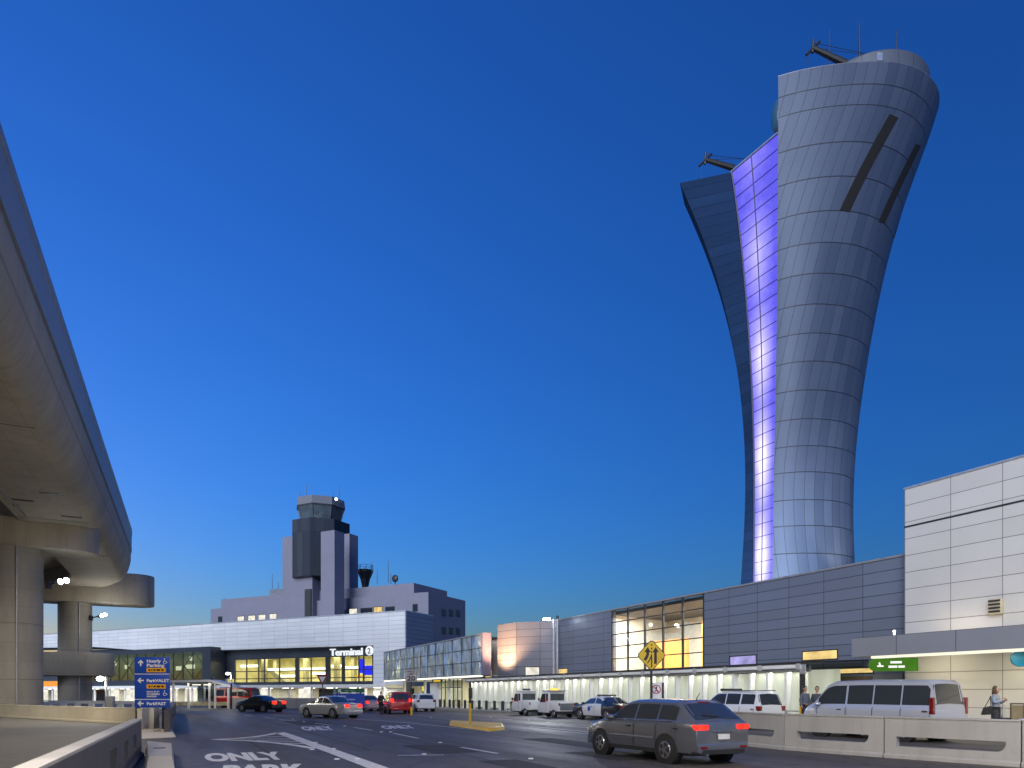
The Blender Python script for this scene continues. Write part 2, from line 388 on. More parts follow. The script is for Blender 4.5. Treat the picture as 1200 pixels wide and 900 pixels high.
b = MB(wing); b.box(xa, h0 - .02, T0 + .45, T0 + 14, H0 - .3, H0 - .05); b.box(h1 + .02, xb, T0 + .45, T0 + 14, H0 - .3, H0 - .05); b.box(h0 - .02, h1 + .02, T0 + .45, T0 + 14, H0 - .28, H0 - .06); b.build('roof', M['concrete_dark'], wing)
# curtain wall: grid of bars, pane, room behind
cw = None
b = MB(wing); nx, nz = 5, 5
for i in range(nx + 1):
    x = h0 + (h1 - h0) * i / nx; b.box(x - .05, x + .05, T0 - .02, T0 + .12, zw, H0)
for j in range(nz + 1):
    z = zw + (H0 - zw) * j / nz; b.box(h0, h1, T0 - .01, T0 + .1, z - .035, z + .035)
cw = b.build('window', M['dark'], wing)
b = MB(wing); b.quad((h0, T0 + .05, zw), (h1, T0 + .05, zw), (h1, T0 + .05, H0), (h0, T0 + .05, H0)); b.build('pane', M['win'], cw)
b = MB(wing); D_ = 7.
b.quad((h0 - 2, T0 + D_, zw), (h1 + 2, T0 + D_, zw), (h1 + 2, T0 + D_, H0 - .3), (h0 - 2, T0 + D_, H0 - .3))
b.quad((h0 - .3, T0 + .41, zw), (h0 - 2, T0 + D_, zw), (h0 - 2, T0 + D_, H0 - .3), (h0 - .3, T0 + .41, H0 - .3)); b.quad((h1 + .3, T0 + .41, zw), (h1 + 2, T0 + D_, zw), (h1 + 2, T0 + D_, H0 - .3), (h1 + .3, T0 + .41, H0 - .3))
b.quad((h0 - 2, T0 + .41, zw + .01), (h1 + 2, T0 + .41, zw + .01), (h1 + 2, T0 + D_, zw + .01), (h0 - 2, T0 + D_, zw + .01))
b.build('inner_wall', plain('inner_cream', (.74, .72, .64), .7), wing)
b = MB(wing)
for xx0, xx1, zz in ((h0 + .4, h0 + 4.6, 2.3), (h0 + 6.2, h0 + 8.4, 3.3)): b.box(xx0, xx1, T0 + 3.2, T0 + 3.5, zw + .02, zw + zz)
b.build('partition', plain('ochre_partition', (.84, .42, .09), .6, var=.15, scale=1), wing)
b = MB(wing); b.box(h1 - 1.8, h1 - 1.5, T0 + 2, T0 + 2.3, zw + .02, H0 - .31); b.box(h1 - 1.5, h1 - .1, T0 + 2.05, T0 + 2.2, zw + 2.6, zw + 2.75); b.build('pillar', plain('pillar_grey', (.4, .42, .42)), wing)
mpl = glow('pendant_on', (1, .95, .85), 6)
for i in range(4):
    for k in range(2): b = MB(wing); b.ball((h0 + 1.6 + i * 2.9, T0 + 2.4 + k * 2.6, H0 - 1.1 - .3 * (i % 2)), .13); b.build('pendant_lamp', mpl, wing)
cx_, cy_ = ROAD.w((h0 + h1) / 2, T0 + 2.2)
area('hall_lamp', (cx_, cy_, H0 - .5), 10, 1250, (1, .94, .86), (0, 0, ROAD.a), 3.5)
point('hall_glow', (*ROAD.w(h0 + 3, T0 + 1.8), zw + .6), 110, (1, .66, .3), .5); point('hall_glow', (*ROAD.w(h0 + 7.3, T0 + 1.8), zw + .6), 110, (1, .55, .16), .5)
def strip_window(root, F_, u0, u1, v0, v1, t, m, name='window', fr=.06):
    x0, x1 = F_.on(u0, t)[0], F_.on(u1, t)[0]; um = (u0 + u1) / 2
    z1, z0 = F_.pt(um, v0, t)[1], F_.pt(um, v1, t)[1]
    b = MB(root); b.box(x0 - fr, x1 + fr, t - .02, t + .02, z0 - fr, z0); b.box(x0 - fr, x1 + fr, t - .02, t + .02, z1, z1 + fr); b.box(x0 - fr, x0, t - .02, t + .02, z0, z1); b.box(x1, x1 + fr, t - .02, t + .02, z0, z1)
    f = b.build(name, M['dark'], root)
    b = MB(root); b.box(x0, x1, t - .008, t + .01, z0, z1); b.build('pane', m, f); return f
strip_window(wing, ROAD, 655, 665, 784, 790, T0, M['litwarm'])
strip_window(wing, ROAD, 856, 886, 769, 779, T0, M['litviolet'])
strip_window(wing, ROAD, 941, 981, 763, 772.5, T0, M['litwarm'])
strip_window(wing, ROAD, 985, 1023, 783.5, 788.5, T0, M['litwarm'])
b = MB(wing); x0, x1 = X_(985, T0), X_(1022, T0); b.box(x0, x1, T0 - .03, T0 + .01, .15, 2.45); b.build('door', plain('brown_door', (.12, .085, .055), .5), wing)
b = MB(wing); x0, x1 = X_(1024, T0), X_(1058.5, T0); b.box(x0, x1, T0 - .04, T0 + .01, .15, 2.55); b.build('door', M['greymetal'], wing)
for i, u in enumerate((1028, 982, 941, 922)): pass

# ---- pale taller block at the right edge
T1 = 29.3; x0, x1 = X_(1060, T1), X_(1200, T1) + 9; H1 = 10.72
block = thing('terminal_block', 'tall pale cream panelled block at the right edge of the photo, above the grey canopy', 'building', ((x0 + x1) / 2, T1, 0), ROAD)
mb = panels('cream_cladding', (.57, .56, .54), 2.0, .745, ox=x0 - OFF[block.name].x, oz=H1, jw=.03, jcol=(.2, .19, .18), rough=.5, var=.03, metal=.1)
b = MB(block); b.box(x0, x1, T1, T1 + 12, .15, H1); b.build('wall', mb, block)
b = MB(block); b.box(x0 - .03, x1, T1 - .04, T1 + 12.03, H1, H1 + .08); b.build('coping', M['alu'], block)
z = ROAD.pt(1060, 618, T1)[1]; b = MB(block); b.box(x0 - .01, x1, T1 - .012, T1 + .02, z - .04, z + .04); b.build('shadow_joint', M['dark'], block)
T2 = 26.4; f0, f1 = X_(998, T2), X_(1200, T2) + 9
b = MB(block); b.box(f0, f1, T2, T2 + .15, 3.2, 4.02); b.box(f0, f0 + .15, T2 + .15, T1 - .01, 3.2, 4.02); b.box(f0 + .16, f1, T2 + .16, T1 - .01, 3.6, 3.98)
can = b.build('canopy', panels('canopy_fascia', (.30, .31, .35), 2.35, 5, ox=X_(1050, T2) - OFF[block.name].x, oz=-1, jw=.03, rough=.4, metal=.3, var=.05), block)
b = MB(block); b.box(f0 + .9, f1, T2 + .02, T2 + .3, 3.1, 3.2); b.build('light_strip', glow('canopy_strip', (1, .93, .72), 1.15), can)
for i in range(4):
    x = f0 + 2.2 + i * 3.6; p = ROAD.w(x, T2 + 1.5); area('canopy_lamp', (*p, 3.55), 1.6, 62, (1, .88, .62), (0, 0, ROAD.a), .5)
b = MB(block); b.cyl((X_(1140, T2), T2 + 1.2, 3.45), (X_(1140, T2), T2 + 1.2, 3.6), .12, .09); b.build('ceiling_camera', M['dark'], can)
p = X_(1047, T2); b = MB(block); b.cyl((p, T2 + .05, 4.0), (p, T2 + .05, 4.14), .03); b.ball((p, T2 + .05, 4.17), .05); b.build('roof_lamp', glow('small_lamp', (1, .95, .85), 8), can)
for i in range(4):
    x = f0 + 3.0 + i * 3.4; p = ROAD.w(x, T1 - .9); area('wall_washer', (*p, 4.15), 2.2, 15, (1, .82, .55), (R(160), 0, ROAD.a), .3)
# louvred wall lantern
x, z = ROAD.pt(1169, 711, T1); b = MB(block); b.box(x - .24, x + .24, T1 - .22, T1, z - .3, z + .3)
vl = b.build('wall_vent', plain('vent_cream', (.5, .44, .3), .5), block, bevel=.02)
for i in range(4):
    b = MB(block); b.box(x - .21, x + .21, T1 - .25, T1 - .222, z - .24 + i * .14, z - .16 + i * .14); b.build('louvre', M['dark'], vl)

# ---- hanging signs under that canopy
def hanging_sign(name, label, u0, u1, v0, v1, t, m, blurry):
    um = (u0 + u1) / 2; Y = ROAD.on(um, t)[1]; c = at(um, (v0 + v1) / 2, Y); w = (u1 - u0) / F * Y; h = (v1 - v0) / F * Y
    s = thing(name, label, 'sign', (c.x, c.y, c.z - h / 2), CAMF, rot=R(-20))
    OFF[s.name] = Vector((0, 0, 0)); b = MB(s); r = h / 2; pts = [(w / 2, 0), (w / 2, h)] + [(-w / 2 + r - r * math.sin(a), r + r * math.cos(a)) for a in np.linspace(0, math.pi, 14)]
    b.prism(pts, -.08, .08); b.build('panel', m, s, bevel=.01)
    for xh in (-w * .2, w * .3): b = MB(s); b.cyl((xh, 0, h), (xh, 0, h + .22), .015); b.build('hanger', M['steel'], s)
    return s, w, h
gs, w, h = hanging_sign('hanging_sign', 'green hanging sign with a white arrow, under the grey canopy', 1021, 1072, 771.5, 786.5, T2 + .6, glow('lit_sign_green', (.12, .36, .035), .5, .15, 2), True)
b = MB(gs); gw = glow('sign_letters_lit', (1, 1, .95), 1.1)
for j, (z0, segs) in enumerate(((.60, ((-.06, .17),)), (.26, ((-.10, .08), (.10, .23))))):
    for a, c in segs: b.box(a * w, c * w, -.09, -.081, z0 * h, (z0 + .17) * h)
b.build('wording', gw, gs)
b = MB(gs); b.prism([(-.33 * w, .34 * h), (-.2 * w, .34 * h), (-.2 * w, .46 * h), (-.33 * w, .46 * h)], -.09, -.081); b.prism([(-.245 * w, .40 * h), (-.275 * w, .72 * h), (-.305 * w, .66 * h), (-.285 * w, .40 * h)], -.094, -.085); b.build('arrow', gw, gs)
ts, w, h = hanging_sign('hanging_sign', 'teal round-ended hanging sign cut by the right edge of the photo', 1189, 1240, 761, 781, T2 + .9, plain('sign_teal', (.01, .27, .40), .35), True)

# ---- covered walkway
TW = 25.8; wx0, wx1 = X_(545, TW), X_(940, TW)
walk = thing('covered_walkway', 'long covered walkway with white fins and backlit frosted glazing along the grey wing', 'walkway', (wx1, TW, 0), ROAD)
b = MB(walk); b.prism([(TW - .25, 2.98), (TW + 3.9, 3.16), (TW + 3.9, 3.24), (TW - .25, 3.08)], wx0, wx1 + .5, 'x'); b.build('roof', M['dark'], walk)
b = MB(walk); n = int((wx1 - wx0) / 2.3)
for i in range(n):
    a = wx1 - 2.3 * (i + 1); b.box(a + .03, a + 2.27, TW - .2, TW - .04, 2.78, 2.965)
b.build('fascia', M['white'], walk, bevel=.03)
b = MB(walk); b.box(wx0, wx1, TW - .02, TW + .1, 2.66, 2.9); b.build('beam', M['steel'], walk)
for i in range(n + 1):
    a = wx1 - 2.3 * i; b = MB(walk); b.box(a - .12, a + .12, TW - .27, TW - .205, 2.72, 2.99); b.build('bracket', M['alu'], walk)
k = 0; x = wx1 - .95
while x > wx0:
    b = MB(walk); b.prism([(TW + .02, .15), (TW + .2, .15), (TW + .32, 2.2), (TW + .36, 2.64), (TW + .02, 2.64)], x - .06, x + .06, 'x'); b.build('fin', M['white'], walk); x -= 1.118; k += 1
mfr, nt, bs = nodes('frosted_glazing')
tc = N(nt, 'ShaderNodeTexCoord').outputs['Object']; mp = N(nt, 'ShaderNodeMapping'); mp.inputs['Scale'].default_value = (1.6, 1, .25); nt.links.new(tc, mp.inputs[0])
f = ramp(nt, noise(nt, mp.outputs[0], 1.1, 4), .32, .7); nt.links.new(mixc(nt, f, (.62, .66, .43), (.95, .97, .80)), bs.inputs['Emission Color'])
bs.inputs['Emission Strength'].default_value = .42 * LK; bs.inputs['Base Color'].default_value = (.3, .33, .3, 1); bs.inputs['Roughness'].default_value = .25
b = MB(walk); b.box(wx0, wx1 - .1, TW + .5, TW + .53, .3, 2.62); b.build('glazing', mfr, walk)
b = MB(walk); b.box(wx0, wx1, TW + .45, TW + .6, .15, .3); b.box(wx0, wx1, TW + .46, TW + .58, 2.63, 2.95); b.build('sill', M['steel'], walk)
b = MB(walk); b.box(wx0, wx1, TW - .1, TW - .06, .78, .84); b.build('handrail', M['alu'], walk)
b = MB(walk)
for i in range(16): b.cyl((wx0 + 1 + i * (wx1 - wx0 - 2) / 15, TW - .08, .15), (wx0 + 1 + i * (wx1 - wx0 - 2) / 15, TW - .08, .8), .025)
b.build('rail_support', M['alu'], walk)
b = MB(walk); b.box(wx1 - .06, wx1 + .06, TW - .1, TW + .14, 1.55, 2.75); ep = b.build('end_post', M['dark'], walk)
b = MB(walk); b.box(wx1 - .065, wx1 + .065, TW - .105, TW + .145, .15, 1.55); b.build('end_post_band', M['yellow'], ep)
b = MB(walk); b.box(wx1 + .1, wx1 + .4, TW - .3, TW - .2, 2.5, 2.95); b.build('end_bracket', M['alu'], walk, bevel=.02)
# end screen turning the corner
b = MB(walk); xs0, xs1 = X_(938, TW + 2.4), X_(984, TW + 2.4); b.box(xs0, xs1, TW + 2.4, TW + 2.45, .15, 2.78); b.build('end_glazing', mfr, walk)
for i in range(9):
    x = wx1 - 1.5 - i * 4.6; area('walkway_lamp', (*ROAD.w(x, TW + .25), 2.62), 3.6, 26, (1, .95, .80), (0, 0, ROAD.a), .12)
# bollards
for i, u in enumerate((503, 509.5, 515.7, 521, 527, 531.5, 538, 545, 553, 561.7, 570, 579.5, 589, 600, 676)):
    x, Y = ROAD.on(u, 25.35); X, Yw = ROAD.w(x, 25.35)
    if i == 0:
        b = MB(); b.cyl((0, 0, 0), (0, 0, .78), .13, .13, 14); b.ball((0, 0, .78), (.13, .13, .05), 14, 6); bol = b.build('bollard', M['dark'], smooth=40); o = bol
    else:
        o = bol.copy(); COL.objects.link(o)
    o.location = (X, Yw, .15)
    tag(o, 'short dark bollard in the row along the kerb of the lit walkway' if u < 650 else 'lone dark bollard between the white carts and the police sedan', 'bollard', 'bollards along the walkway kerb')

# ---- faceted corner block with the orange light
P0, P1, P2 = at(583, 812, 62.8), at(605, 812, 60.3), at(653.5, 812, 59.2)
Zc = 7.9
cb = thing('corner_block', 'faceted grey terminal block with an orange-lit left face beside the lamp mast', 'building', (P1.x, P1.y, 0)); OFF[cb.name] = Vector((P1.x, P1.y, 0))
b = MB(cb); b.prism([(P0.x, P0.y), (P1.x, P1.y), (P2.x, P2.y), (P2.x + 4, P2.y + 6), (P0.x + 3, P0.y + 8)], .15, Zc, 'z')
b.build('wall', panels('corner_cladding', (.20, .205, .25), 2.05, .66, ox=.02, oz=Zc, jw=.035, rough=.38, metal=.35, var=.05), cb)
L0 = at(571, 812, 66.5); b = MB(cb); b.box(L0.x, P0.x + .2, 65.5, 66, .15, 6.85); b.build('link_wall', plain('link_panel', (.5, .42, .36), .4), cb)
b = MB(cb); b.box(L0.x - .5, P0.x + .3, 65.2, 66.2, 6.85, 7.0); b.build('coping', M['dark'], cb)
spot('corner_uplight', (at(566, 792, 59.6)), (P0 + P1) / 2 + Vector((0, 0, 5.2)), 9000, (1, .55, .26), 85, .3)
f = strip_window(cb, CAMF, 616, 638, 782, 791.5, 59.7, M['litwhite'])
f = strip_window(cb, CAMF, 569, 576, 785, 796, 64.2, M['litwarm'])
# lamp mast
g = at(649, 812, 57.5)
mast = thing('lamp_mast', 'tall pale twin-tube lamp mast with a bright lamp, before the grey wing', 'lamp post', (g.x, g.y, .15))
OFF[mast.name] = Vector((0, 0, 0)); b = MB(mast); b.cyl((0, 0, 0), (0, 0, 7.75), .1, .09, 12); b.cyl((.3, .05, 0), (.3, .05, 7.75), .1, .09, 12); b.build('pole', M['alu'], mast, smooth=40)
b = MB(mast); b.box(-.95, .35, -.06, .06, 7.58, 7.66); b.build('arm', M['alu'], mast)
b = MB(mast); b.box(-.95, -.25, -.2, .2, 7.66, 7.78); lh = b.build('lamp_head', M['dark'], mast, bevel=.02)
b = MB(mast); b.box(-.9, -.3, -.215, -.2, 7.66, 7.77); b.box(-.9, -.3, -.16, .16, 7.63, 7.658); b.build('lamp_lens', M['lampcool'], lh)
b = MB(mast); b.box(.2, .42, -.05, .15, 7.75, 8.0); b.build('camera_box', M['dark'], mast)
spot('mast_lamp', (g.x - .8, g.y - .8, 7.55), (g.x - 8, g.y - 16, 0), 2200, (.95, .98, 1), 118, .25)

# ---- entrance box with textured glass
TG = 25.5; gx0, gx1 = X_(450, TG), X_(565, TG)
gb = thing('glass_entrance', 'blue-grey dimpled glass box above the lit terminal entrance', 'building', ((gx0 + gx1) / 2, TG, 0), ROAD)
mg, nt, bs = nodes('dimpled_glass')
tc = N(nt, 'ShaderNodeTexCoord').outputs['Object']; sp = N(nt, 'ShaderNodeSeparateXYZ'); nt.links.new(tc, sp.inputs[0])
nz1 = noise(nt, tc, 1.1, 2, .5); f = ramp(nt, nz1, .3, .7)
mp = N(nt, 'ShaderNodeMapping'); mp.inputs['Rotation'].default_value = (0, R(35), 0); mp.inputs['Scale'].default_value = (1, 1, .45); nt.links.new(tc, mp.inputs[0])
vo = N(nt, 'ShaderNodeTexVoronoi', feature='SMOOTH_F1'); vo.inputs['Scale'].default_value = .9; nt.links.new(mp.outputs[0], vo.inputs['Vector'])
nt.links.new(mixc(nt, f, (.24, .32, .40), (.42, .52, .62)), bs.inputs['Base Color']); bs.inputs['Roughness'].default_value = .22; bs.inputs['Metallic'].default_value = .3
bump(nt, bs, vo.outputs['Distance'], .8, .9)
zb, zt = 3.34, 7.0
b = MB(gb); b.box(gx0, gx1, TG, TG + .25, zb, zt); b.box(gx0, gx1 - .02, TG + .5, TG + .68, zb + .12, zt - .02); b.build('glass_wall', mg, gb)
b = MB(gb)
for j in range(4): b.box(gx0, gx1, TG - .03, TG, zb + (zt - zb) * j / 3 - .03, zb + (zt - zb) * j / 3 + .03)
for i in range(14): x = gx0 + (gx1 - gx0) * i / 13; b.box(x - .03, x + .03, TG - .028, TG, zb, zt)
b.build('glazing_bars', M['dark'], gb)
b = MB(gb); b.box(gx1, gx1 + .35, TG - .1, TG + .75, zb - .1, zt + .15); b.build('end_wall', plain('violet_end', (.16, .15, .22), .4), gb)
b = MB(gb); b.box(gx0, gx1, TG - .05, TG + .7, zt, zt + .12); b.box(gx0, gx1 - .02, TG + .3, TG + .7, zb - .05, zb + .1); b.build('roof', M['steel'], gb)
b = MB(gb); b.box(gx0 + .3, gx1, TG - .12, TG + .1, zb - .2, zb - .04); b.build('soffit_light', glow('soffit_glow', (1, .97, .85), 1.5), gb)
# lobby below: back wall, columns, counters
b = MB(gb); b.box(gx0 - 3, gx1 + .4, TG + 8, TG + 8.2, .15, 3.3); b.build('lobby_wall', plain('lobby_cream', (.70, .68, .52), .6, var=.2, scale=.7), gb)
b = MB(gb); b.box(gx0 - 3, gx1, TG, TG + 8, 3.2, 3.26); b.build('lobby_ceiling', M['white'], gb)
for u in (452, 474, 498, 527):
    x = X_(u, TG + 1.5); b = MB(gb); b.cyl((x, TG + 1.5, .15), (x, TG + 1.5, 3.2), .16); b.build('column', M['white'], gb, smooth=40)
b = MB(gb); x0, x1 = X_(504, TG + .8), X_(514, TG + .8); b.box(x0, x1, TG + .8, TG + 1.1, .15, 2.75); b.build('portal', M['white'], gb)
b = MB(gb); x0, x1 = X_(517, TG + 1.4), X_(541, TG + 1.4)
for i in range(6): x = x0 + (x1 - x0) * i / 5; b.box(x - .04, x + .04, TG + 1.4, TG + 1.48, .15, 3.1)
b.box(x0, x1, TG + 1.4, TG + 1.48, 2.2, 2.28); dg_ = b.build('door_frame', M['dark'], gb)
b = MB(gb); b.box(x0, x1, TG + 1.43, TG + 1.45, .15, 3.1); b.build('door_glass', M['win'], dg_)
b = MB(gb); b.box(X_(506, TG + .1), X_(517, TG + .1), TG + .1, TG + .25, 2.75, 3.12); b.build('gate_sign', M['signblack'], gb)
b = MB(gb); b.box(X_(508, TG + .08), X_(516, TG + .08), TG + .08, TG + .098, 2.86, 3.02); b.build('gate_sign_band', glow('amber_band', (1, .65, .05), .8), gb)
b = MB(gb); b.box(X_(487, TG + 6), X_(492, TG + 6), TG + 6, TG + 6.1, 1.9, 2.6); b.box(X_(495, TG + 6), X_(498, TG + 6), TG + 6, TG + 6.1, 1.9, 2.6); b.build('lobby_screen', glow('lobby_yellow', (1, .85, .15), 1.0), gb)
for i in range(4):
    x = gx0 + 2 + i * 8; area('lobby_lamp', (*ROAD.w(x, TG + 4), 3.15), 5, 260, (1, .95, .72), (0, 0, ROAD.a), 3)
# ================================================================== CONTROL TOWER
def itab(v, tab): return float(np.interp(v, [t[0] for t in tab], [t[1] for t in tab]))
def smooth_fit(tab, deg): 
    c = np.polyfit([t[0] for t in tab], [t[1] for t in tab], deg); return lambda z: float(np.polyval(c, z))
# contours read from the photograph: pixel row -> pixel column
UL = [(95, 912), (152, 912), (300, 911), (400, 910), (500, 908), (600, 906), (690, 905), (812, 903)]
UR = [(60, 1088), (95, 1096), (110, 1100), (130, 1098), (160, 1085), (200, 1070), (250, 1054), (300, 1040), (350, 1029), (400, 1020), (450, 1012), (500, 1005), (550, 1001), (600, 1000), (660, 1002), (720, 1005), (812, 1010)]
UO = [(180, 789), (215, 797), (250, 812), (300, 832), (350, 847), (400, 858), (450, 866), (500, 871.5), (550, 873.5), (600, 873), (650, 870), (700, 867), (812, 862)]
UI = [(190, 856), (203, 857), (250, 864), (300, 870), (350, 874), (400, 878), (450, 881), (500, 883), (600, 884), (700, 883), (812, 882)]
fYL = smooth_fit([(61.2, 66.0), (56.5, 66.6), (43, 68.5), (28, 69.6), (16, 70.2), (1, 70.5)], 3)
fYP = smooth_fit([(61.2, 64.6), (59, 64.6), (56.5, 65.1), (43, 67.3), (28, 68.7), (16, 69.4), (1, 69.7)], 3)
fUP = smooth_fit([(61.2, 1032), (43, 962), (28, 950), (16, 946), (1, 944)], 3)
def vrow(z, Y): return HV - F * (z - EYE) / Y
SK = []
for z in np.linspace(61.2, 0, 62):
    yl, yp = fYL(z), fYP(z); ul = itab(vrow(z, yl), UL); xl = (ul - CX) / F * yl; xp = (fUP(z) - CX) / F * yp
    al = 1.4 * (xp - xl); bl = (yl - yp) / (1 - math.sqrt(1 - 1 / 1.96))
    ar = 7.
    for _ in range(40):
        br = .82 * ar; ur = itab(vrow(z, yp + .5 * br), UR); t = (ur - CX) / F
        q = t * (yp + br) - xp; ar = .5 * ar + .5 * math.sqrt(max(4, q * q - t * t * br * br))
    SK.append([z, xl, yl, xp, yp, al, bl, ar, .82 * ar])
SK = np.array(SK)
for c in range(1, 9):                                   # fair the curves so no kink shows
    p = np.polyfit(SK[:, 0], SK[:, c], 7); SK[:, c] = np.polyval(p, SK[:, 0])
def section(z, grow=0., nl=22, nf=26, nb=16):
    zz = min(z, 61.2); xl, yl, xp, yp, al, bl, ar, br = [float(np.interp(zz, SK[::-1, 0], SK[::-1, k])) for k in range(1, 9)]
    pts = []; a0 = math.asin(min(1, (xp - xl) / al))
    for i in range(nl): a = a0 * (1 - i / nl); pts.append((xp - (al + grow) * math.sin(a), yp + bl - (bl + grow) * math.cos(a)))
    for i in range(nf): a = math.pi / 2 * i / nf; pts.append((xp + (ar + grow) * math.sin(a), yp + br - (br + grow) * math.cos(a)))
    for i in range(nb): a = math.pi / 2 * (1 + .92 * i / (nb - 1)); pts.append((xp + (ar + grow) * math.sin(a), yp + br - (br + grow) * math.cos(a)))
    return pts
NFRONT = 48
tb = (32.0, 74.0)
tower = thing('control_tower', 'tall flared silver control tower with a violet-lit glass strip', 'tower', (tb[0], tb[1], 0)); OFF[tower.name] = Vector((tb[0], tb[1], 0))
ring_rows = [115, 138, 180, 219, 258, 294, 329, 364, 397, 429, 462, 495, 526, 556, 588, 618, 650, 682]
ringZ = []
for v in ring_rows:
    z = 40.
    for _ in range(30): z = EYE + (HV - v) / F * fYL(z)
    ringZ.append(z)
levels = sorted(set(list(np.linspace(0, 61.2, 70)) + ringZ), reverse=True)
# V texture coordinate = ring number, U = arc length from the right-hand extreme
def ringv(z): return float(np.interp(z, ringZ[::-1], list(range(len(ringZ)))[::-1])) if ringZ[-1] <= z <= ringZ[0] else (0 - (z - ringZ[0]) / 3.3 if z > ringZ[0] else len(ringZ) - 1 + (ringZ[-1] - z) / 3.)
rows, uvs = [], []
for z in levels:
    s_ = section(z); k = NFRONT; acc = [0.]
    for i in range(1, len(s_)): acc.append(acc[-1] + math.dist(s_[i], s_[i - 1]))
    rows.append([(x, y, z) for x, y in s_]); uvs += [(acc[i] - acc[k], ringv(z)) for i in range(len(s_))]
msh, nt, bs = nodes('tower_shell')
tc = N(nt, 'ShaderNodeTexCoord'); sp = N(nt, 'ShaderNodeSeparateXYZ'); nt.links.new(tc.outputs['UV'], sp.inputs[0]); U, V = sp.outputs[0], sp.outputs[1]
fv = math_(nt, 'FRACT', math_(nt, 'ADD', V, .016)); fu = math_(nt, 'FRACT', math_(nt, 'DIVIDE', U, 1.02))
mv = math_(nt, 'LESS_THAN', fv, .032); mu = math_(nt, 'LESS_THAN', fu, .055)
cell = N(nt, 'ShaderNodeCombineXYZ'); nt.links.new(math_(nt, 'FLOOR', math_(nt, 'DIVIDE', U, 1.02)), cell.inputs[0]); nt.links.new(math_(nt, 'FLOOR', math_(nt, 'ADD', V, .016)), cell.inputs[1])
wn = N(nt, 'ShaderNodeTexWhiteNoise'); nt.links.new(cell.outputs[0], wn.inputs['Vector'])
tone = mixc(nt, wn.outputs[0], (.060, .082, .138), (.084, .110, .176))
gr = ramp(nt, noise(nt, tc.outputs['Object'], .25, 6), .35, .7, 0, .35); tone = mixc(nt, gr, tone, (.05, .068, .118))
c = mixc(nt, math_(nt, 'MULTIPLY', mu, .8), tone, (.03, .035, .05)); c = mixc(nt, mv, c, (.018, .022, .034))
nt.links.new(c, bs.inputs['Base Color']); bs.inputs['Metallic'].default_value = .3
nt.links.new(ramp(nt, wn.outputs[0], 0, 1, .52, .62), bs.inputs['Roughness'])
bump(nt, bs, math_(nt, 'SUBTRACT', 1., math_(nt, 'MAXIMUM', mu, mv)), .4, .03)
b = MB(tower); b.grid(rows); b.build('metal_shell', msh, tower, smooth=60, uv=uvs)
# rim of the shell
b = MB(tower); top = section(61.2); tin = section(61.2, -.35); b.grid([[(x, y, 61.2) for x, y in top], [(x, y, 61.24) for x, y in top], [(x, y, 61.24) for x, y in tin], [(x, y, 60.4) for x, y in tin]]); b.build('rim', M['greymetal'], tower)
# upper drum and roof
b = MB(tower); dc, dr_ = (36.3, 71.2), 6.25; ring = [(dc[0] + dr_ * math.cos(t), dc[1] + dr_ * math.sin(t)) for t in np.linspace(0, 2 * math.pi, 72, endpoint=False)]
b.grid([[(x, y, 61.22) for x, y in ring], [(x, y, 62.9) for x, y in ring], [(dc[0] + (x - dc[0]) * .97, dc[1] + (y - dc[1]) * .97, 63.1) for x, y in ring], [(dc[0] + (x - dc[0]) * .02, dc[1] + (y - dc[1]) * .02, 63.3) for x, y in ring]], closed=True)
b.add([(x, y, 60.9) for x, y in section(61.2, -.3)], [tuple(range(64))])
b.build('drum', panels('drum_metal', (.085, .10, .14), 1.6, 9, jw=.04, rough=.6, metal=.2), tower, smooth=40)
# left concrete fin + back shell
lrows, grows, irows = [], [], []
for z in [zz for zz in levels if zz <= 56.4]:
    pass
zs = list(np.linspace(56.4, 0, 46)); left, glassL, glassR, back = [], [], [], []
for z in zs:
    yi = 71.8 + (56.4 - z) * .012; yo = yi + 1.5
    xi = (itab(vrow(z, yi), UI) - CX) / F * yi; xo = (itab(vrow(z, yo), UO) - CX) / F * yo
    s_ = section(z); xl, yl = s_[0]; xb_, yb_ = s_[-1]
    left.append([(xi, yi, z), (xo, yo, z), (xo + 1.3, yo + 3.2, z), (xo + 4.2, yo + 6.5, z), ((xo + 4.2 + xb_) / 2, max(yo + 6.5, yb_) + 1, z), (xb_, yb_, z)])
    glassL.append((xi, yi, z)); glassR.append((xl, yl, z))
A = np.array([[p[0] for p in r] + [p[1] for p in r] for r in left])
for k in range(A.shape[1]):
    A[:, k] = np.polyval(np.polyfit(zs, A[:, k], 7), zs)
left = [[(A[i, k], A[i, k + 6], zs[i]) for k in range(6)] for i in range(len(zs))]
glassL = [r[0] for r in left]
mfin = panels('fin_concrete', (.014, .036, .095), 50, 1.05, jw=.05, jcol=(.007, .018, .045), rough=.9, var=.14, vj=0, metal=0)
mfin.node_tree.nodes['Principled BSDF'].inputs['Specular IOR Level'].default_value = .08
b = MB(tower); b.grid(left); b.add(left[0] + [glassR[0]], [(0, 1, 2, 3, 4, 5, 6)]); b.build('side_fin', mfin, tower)
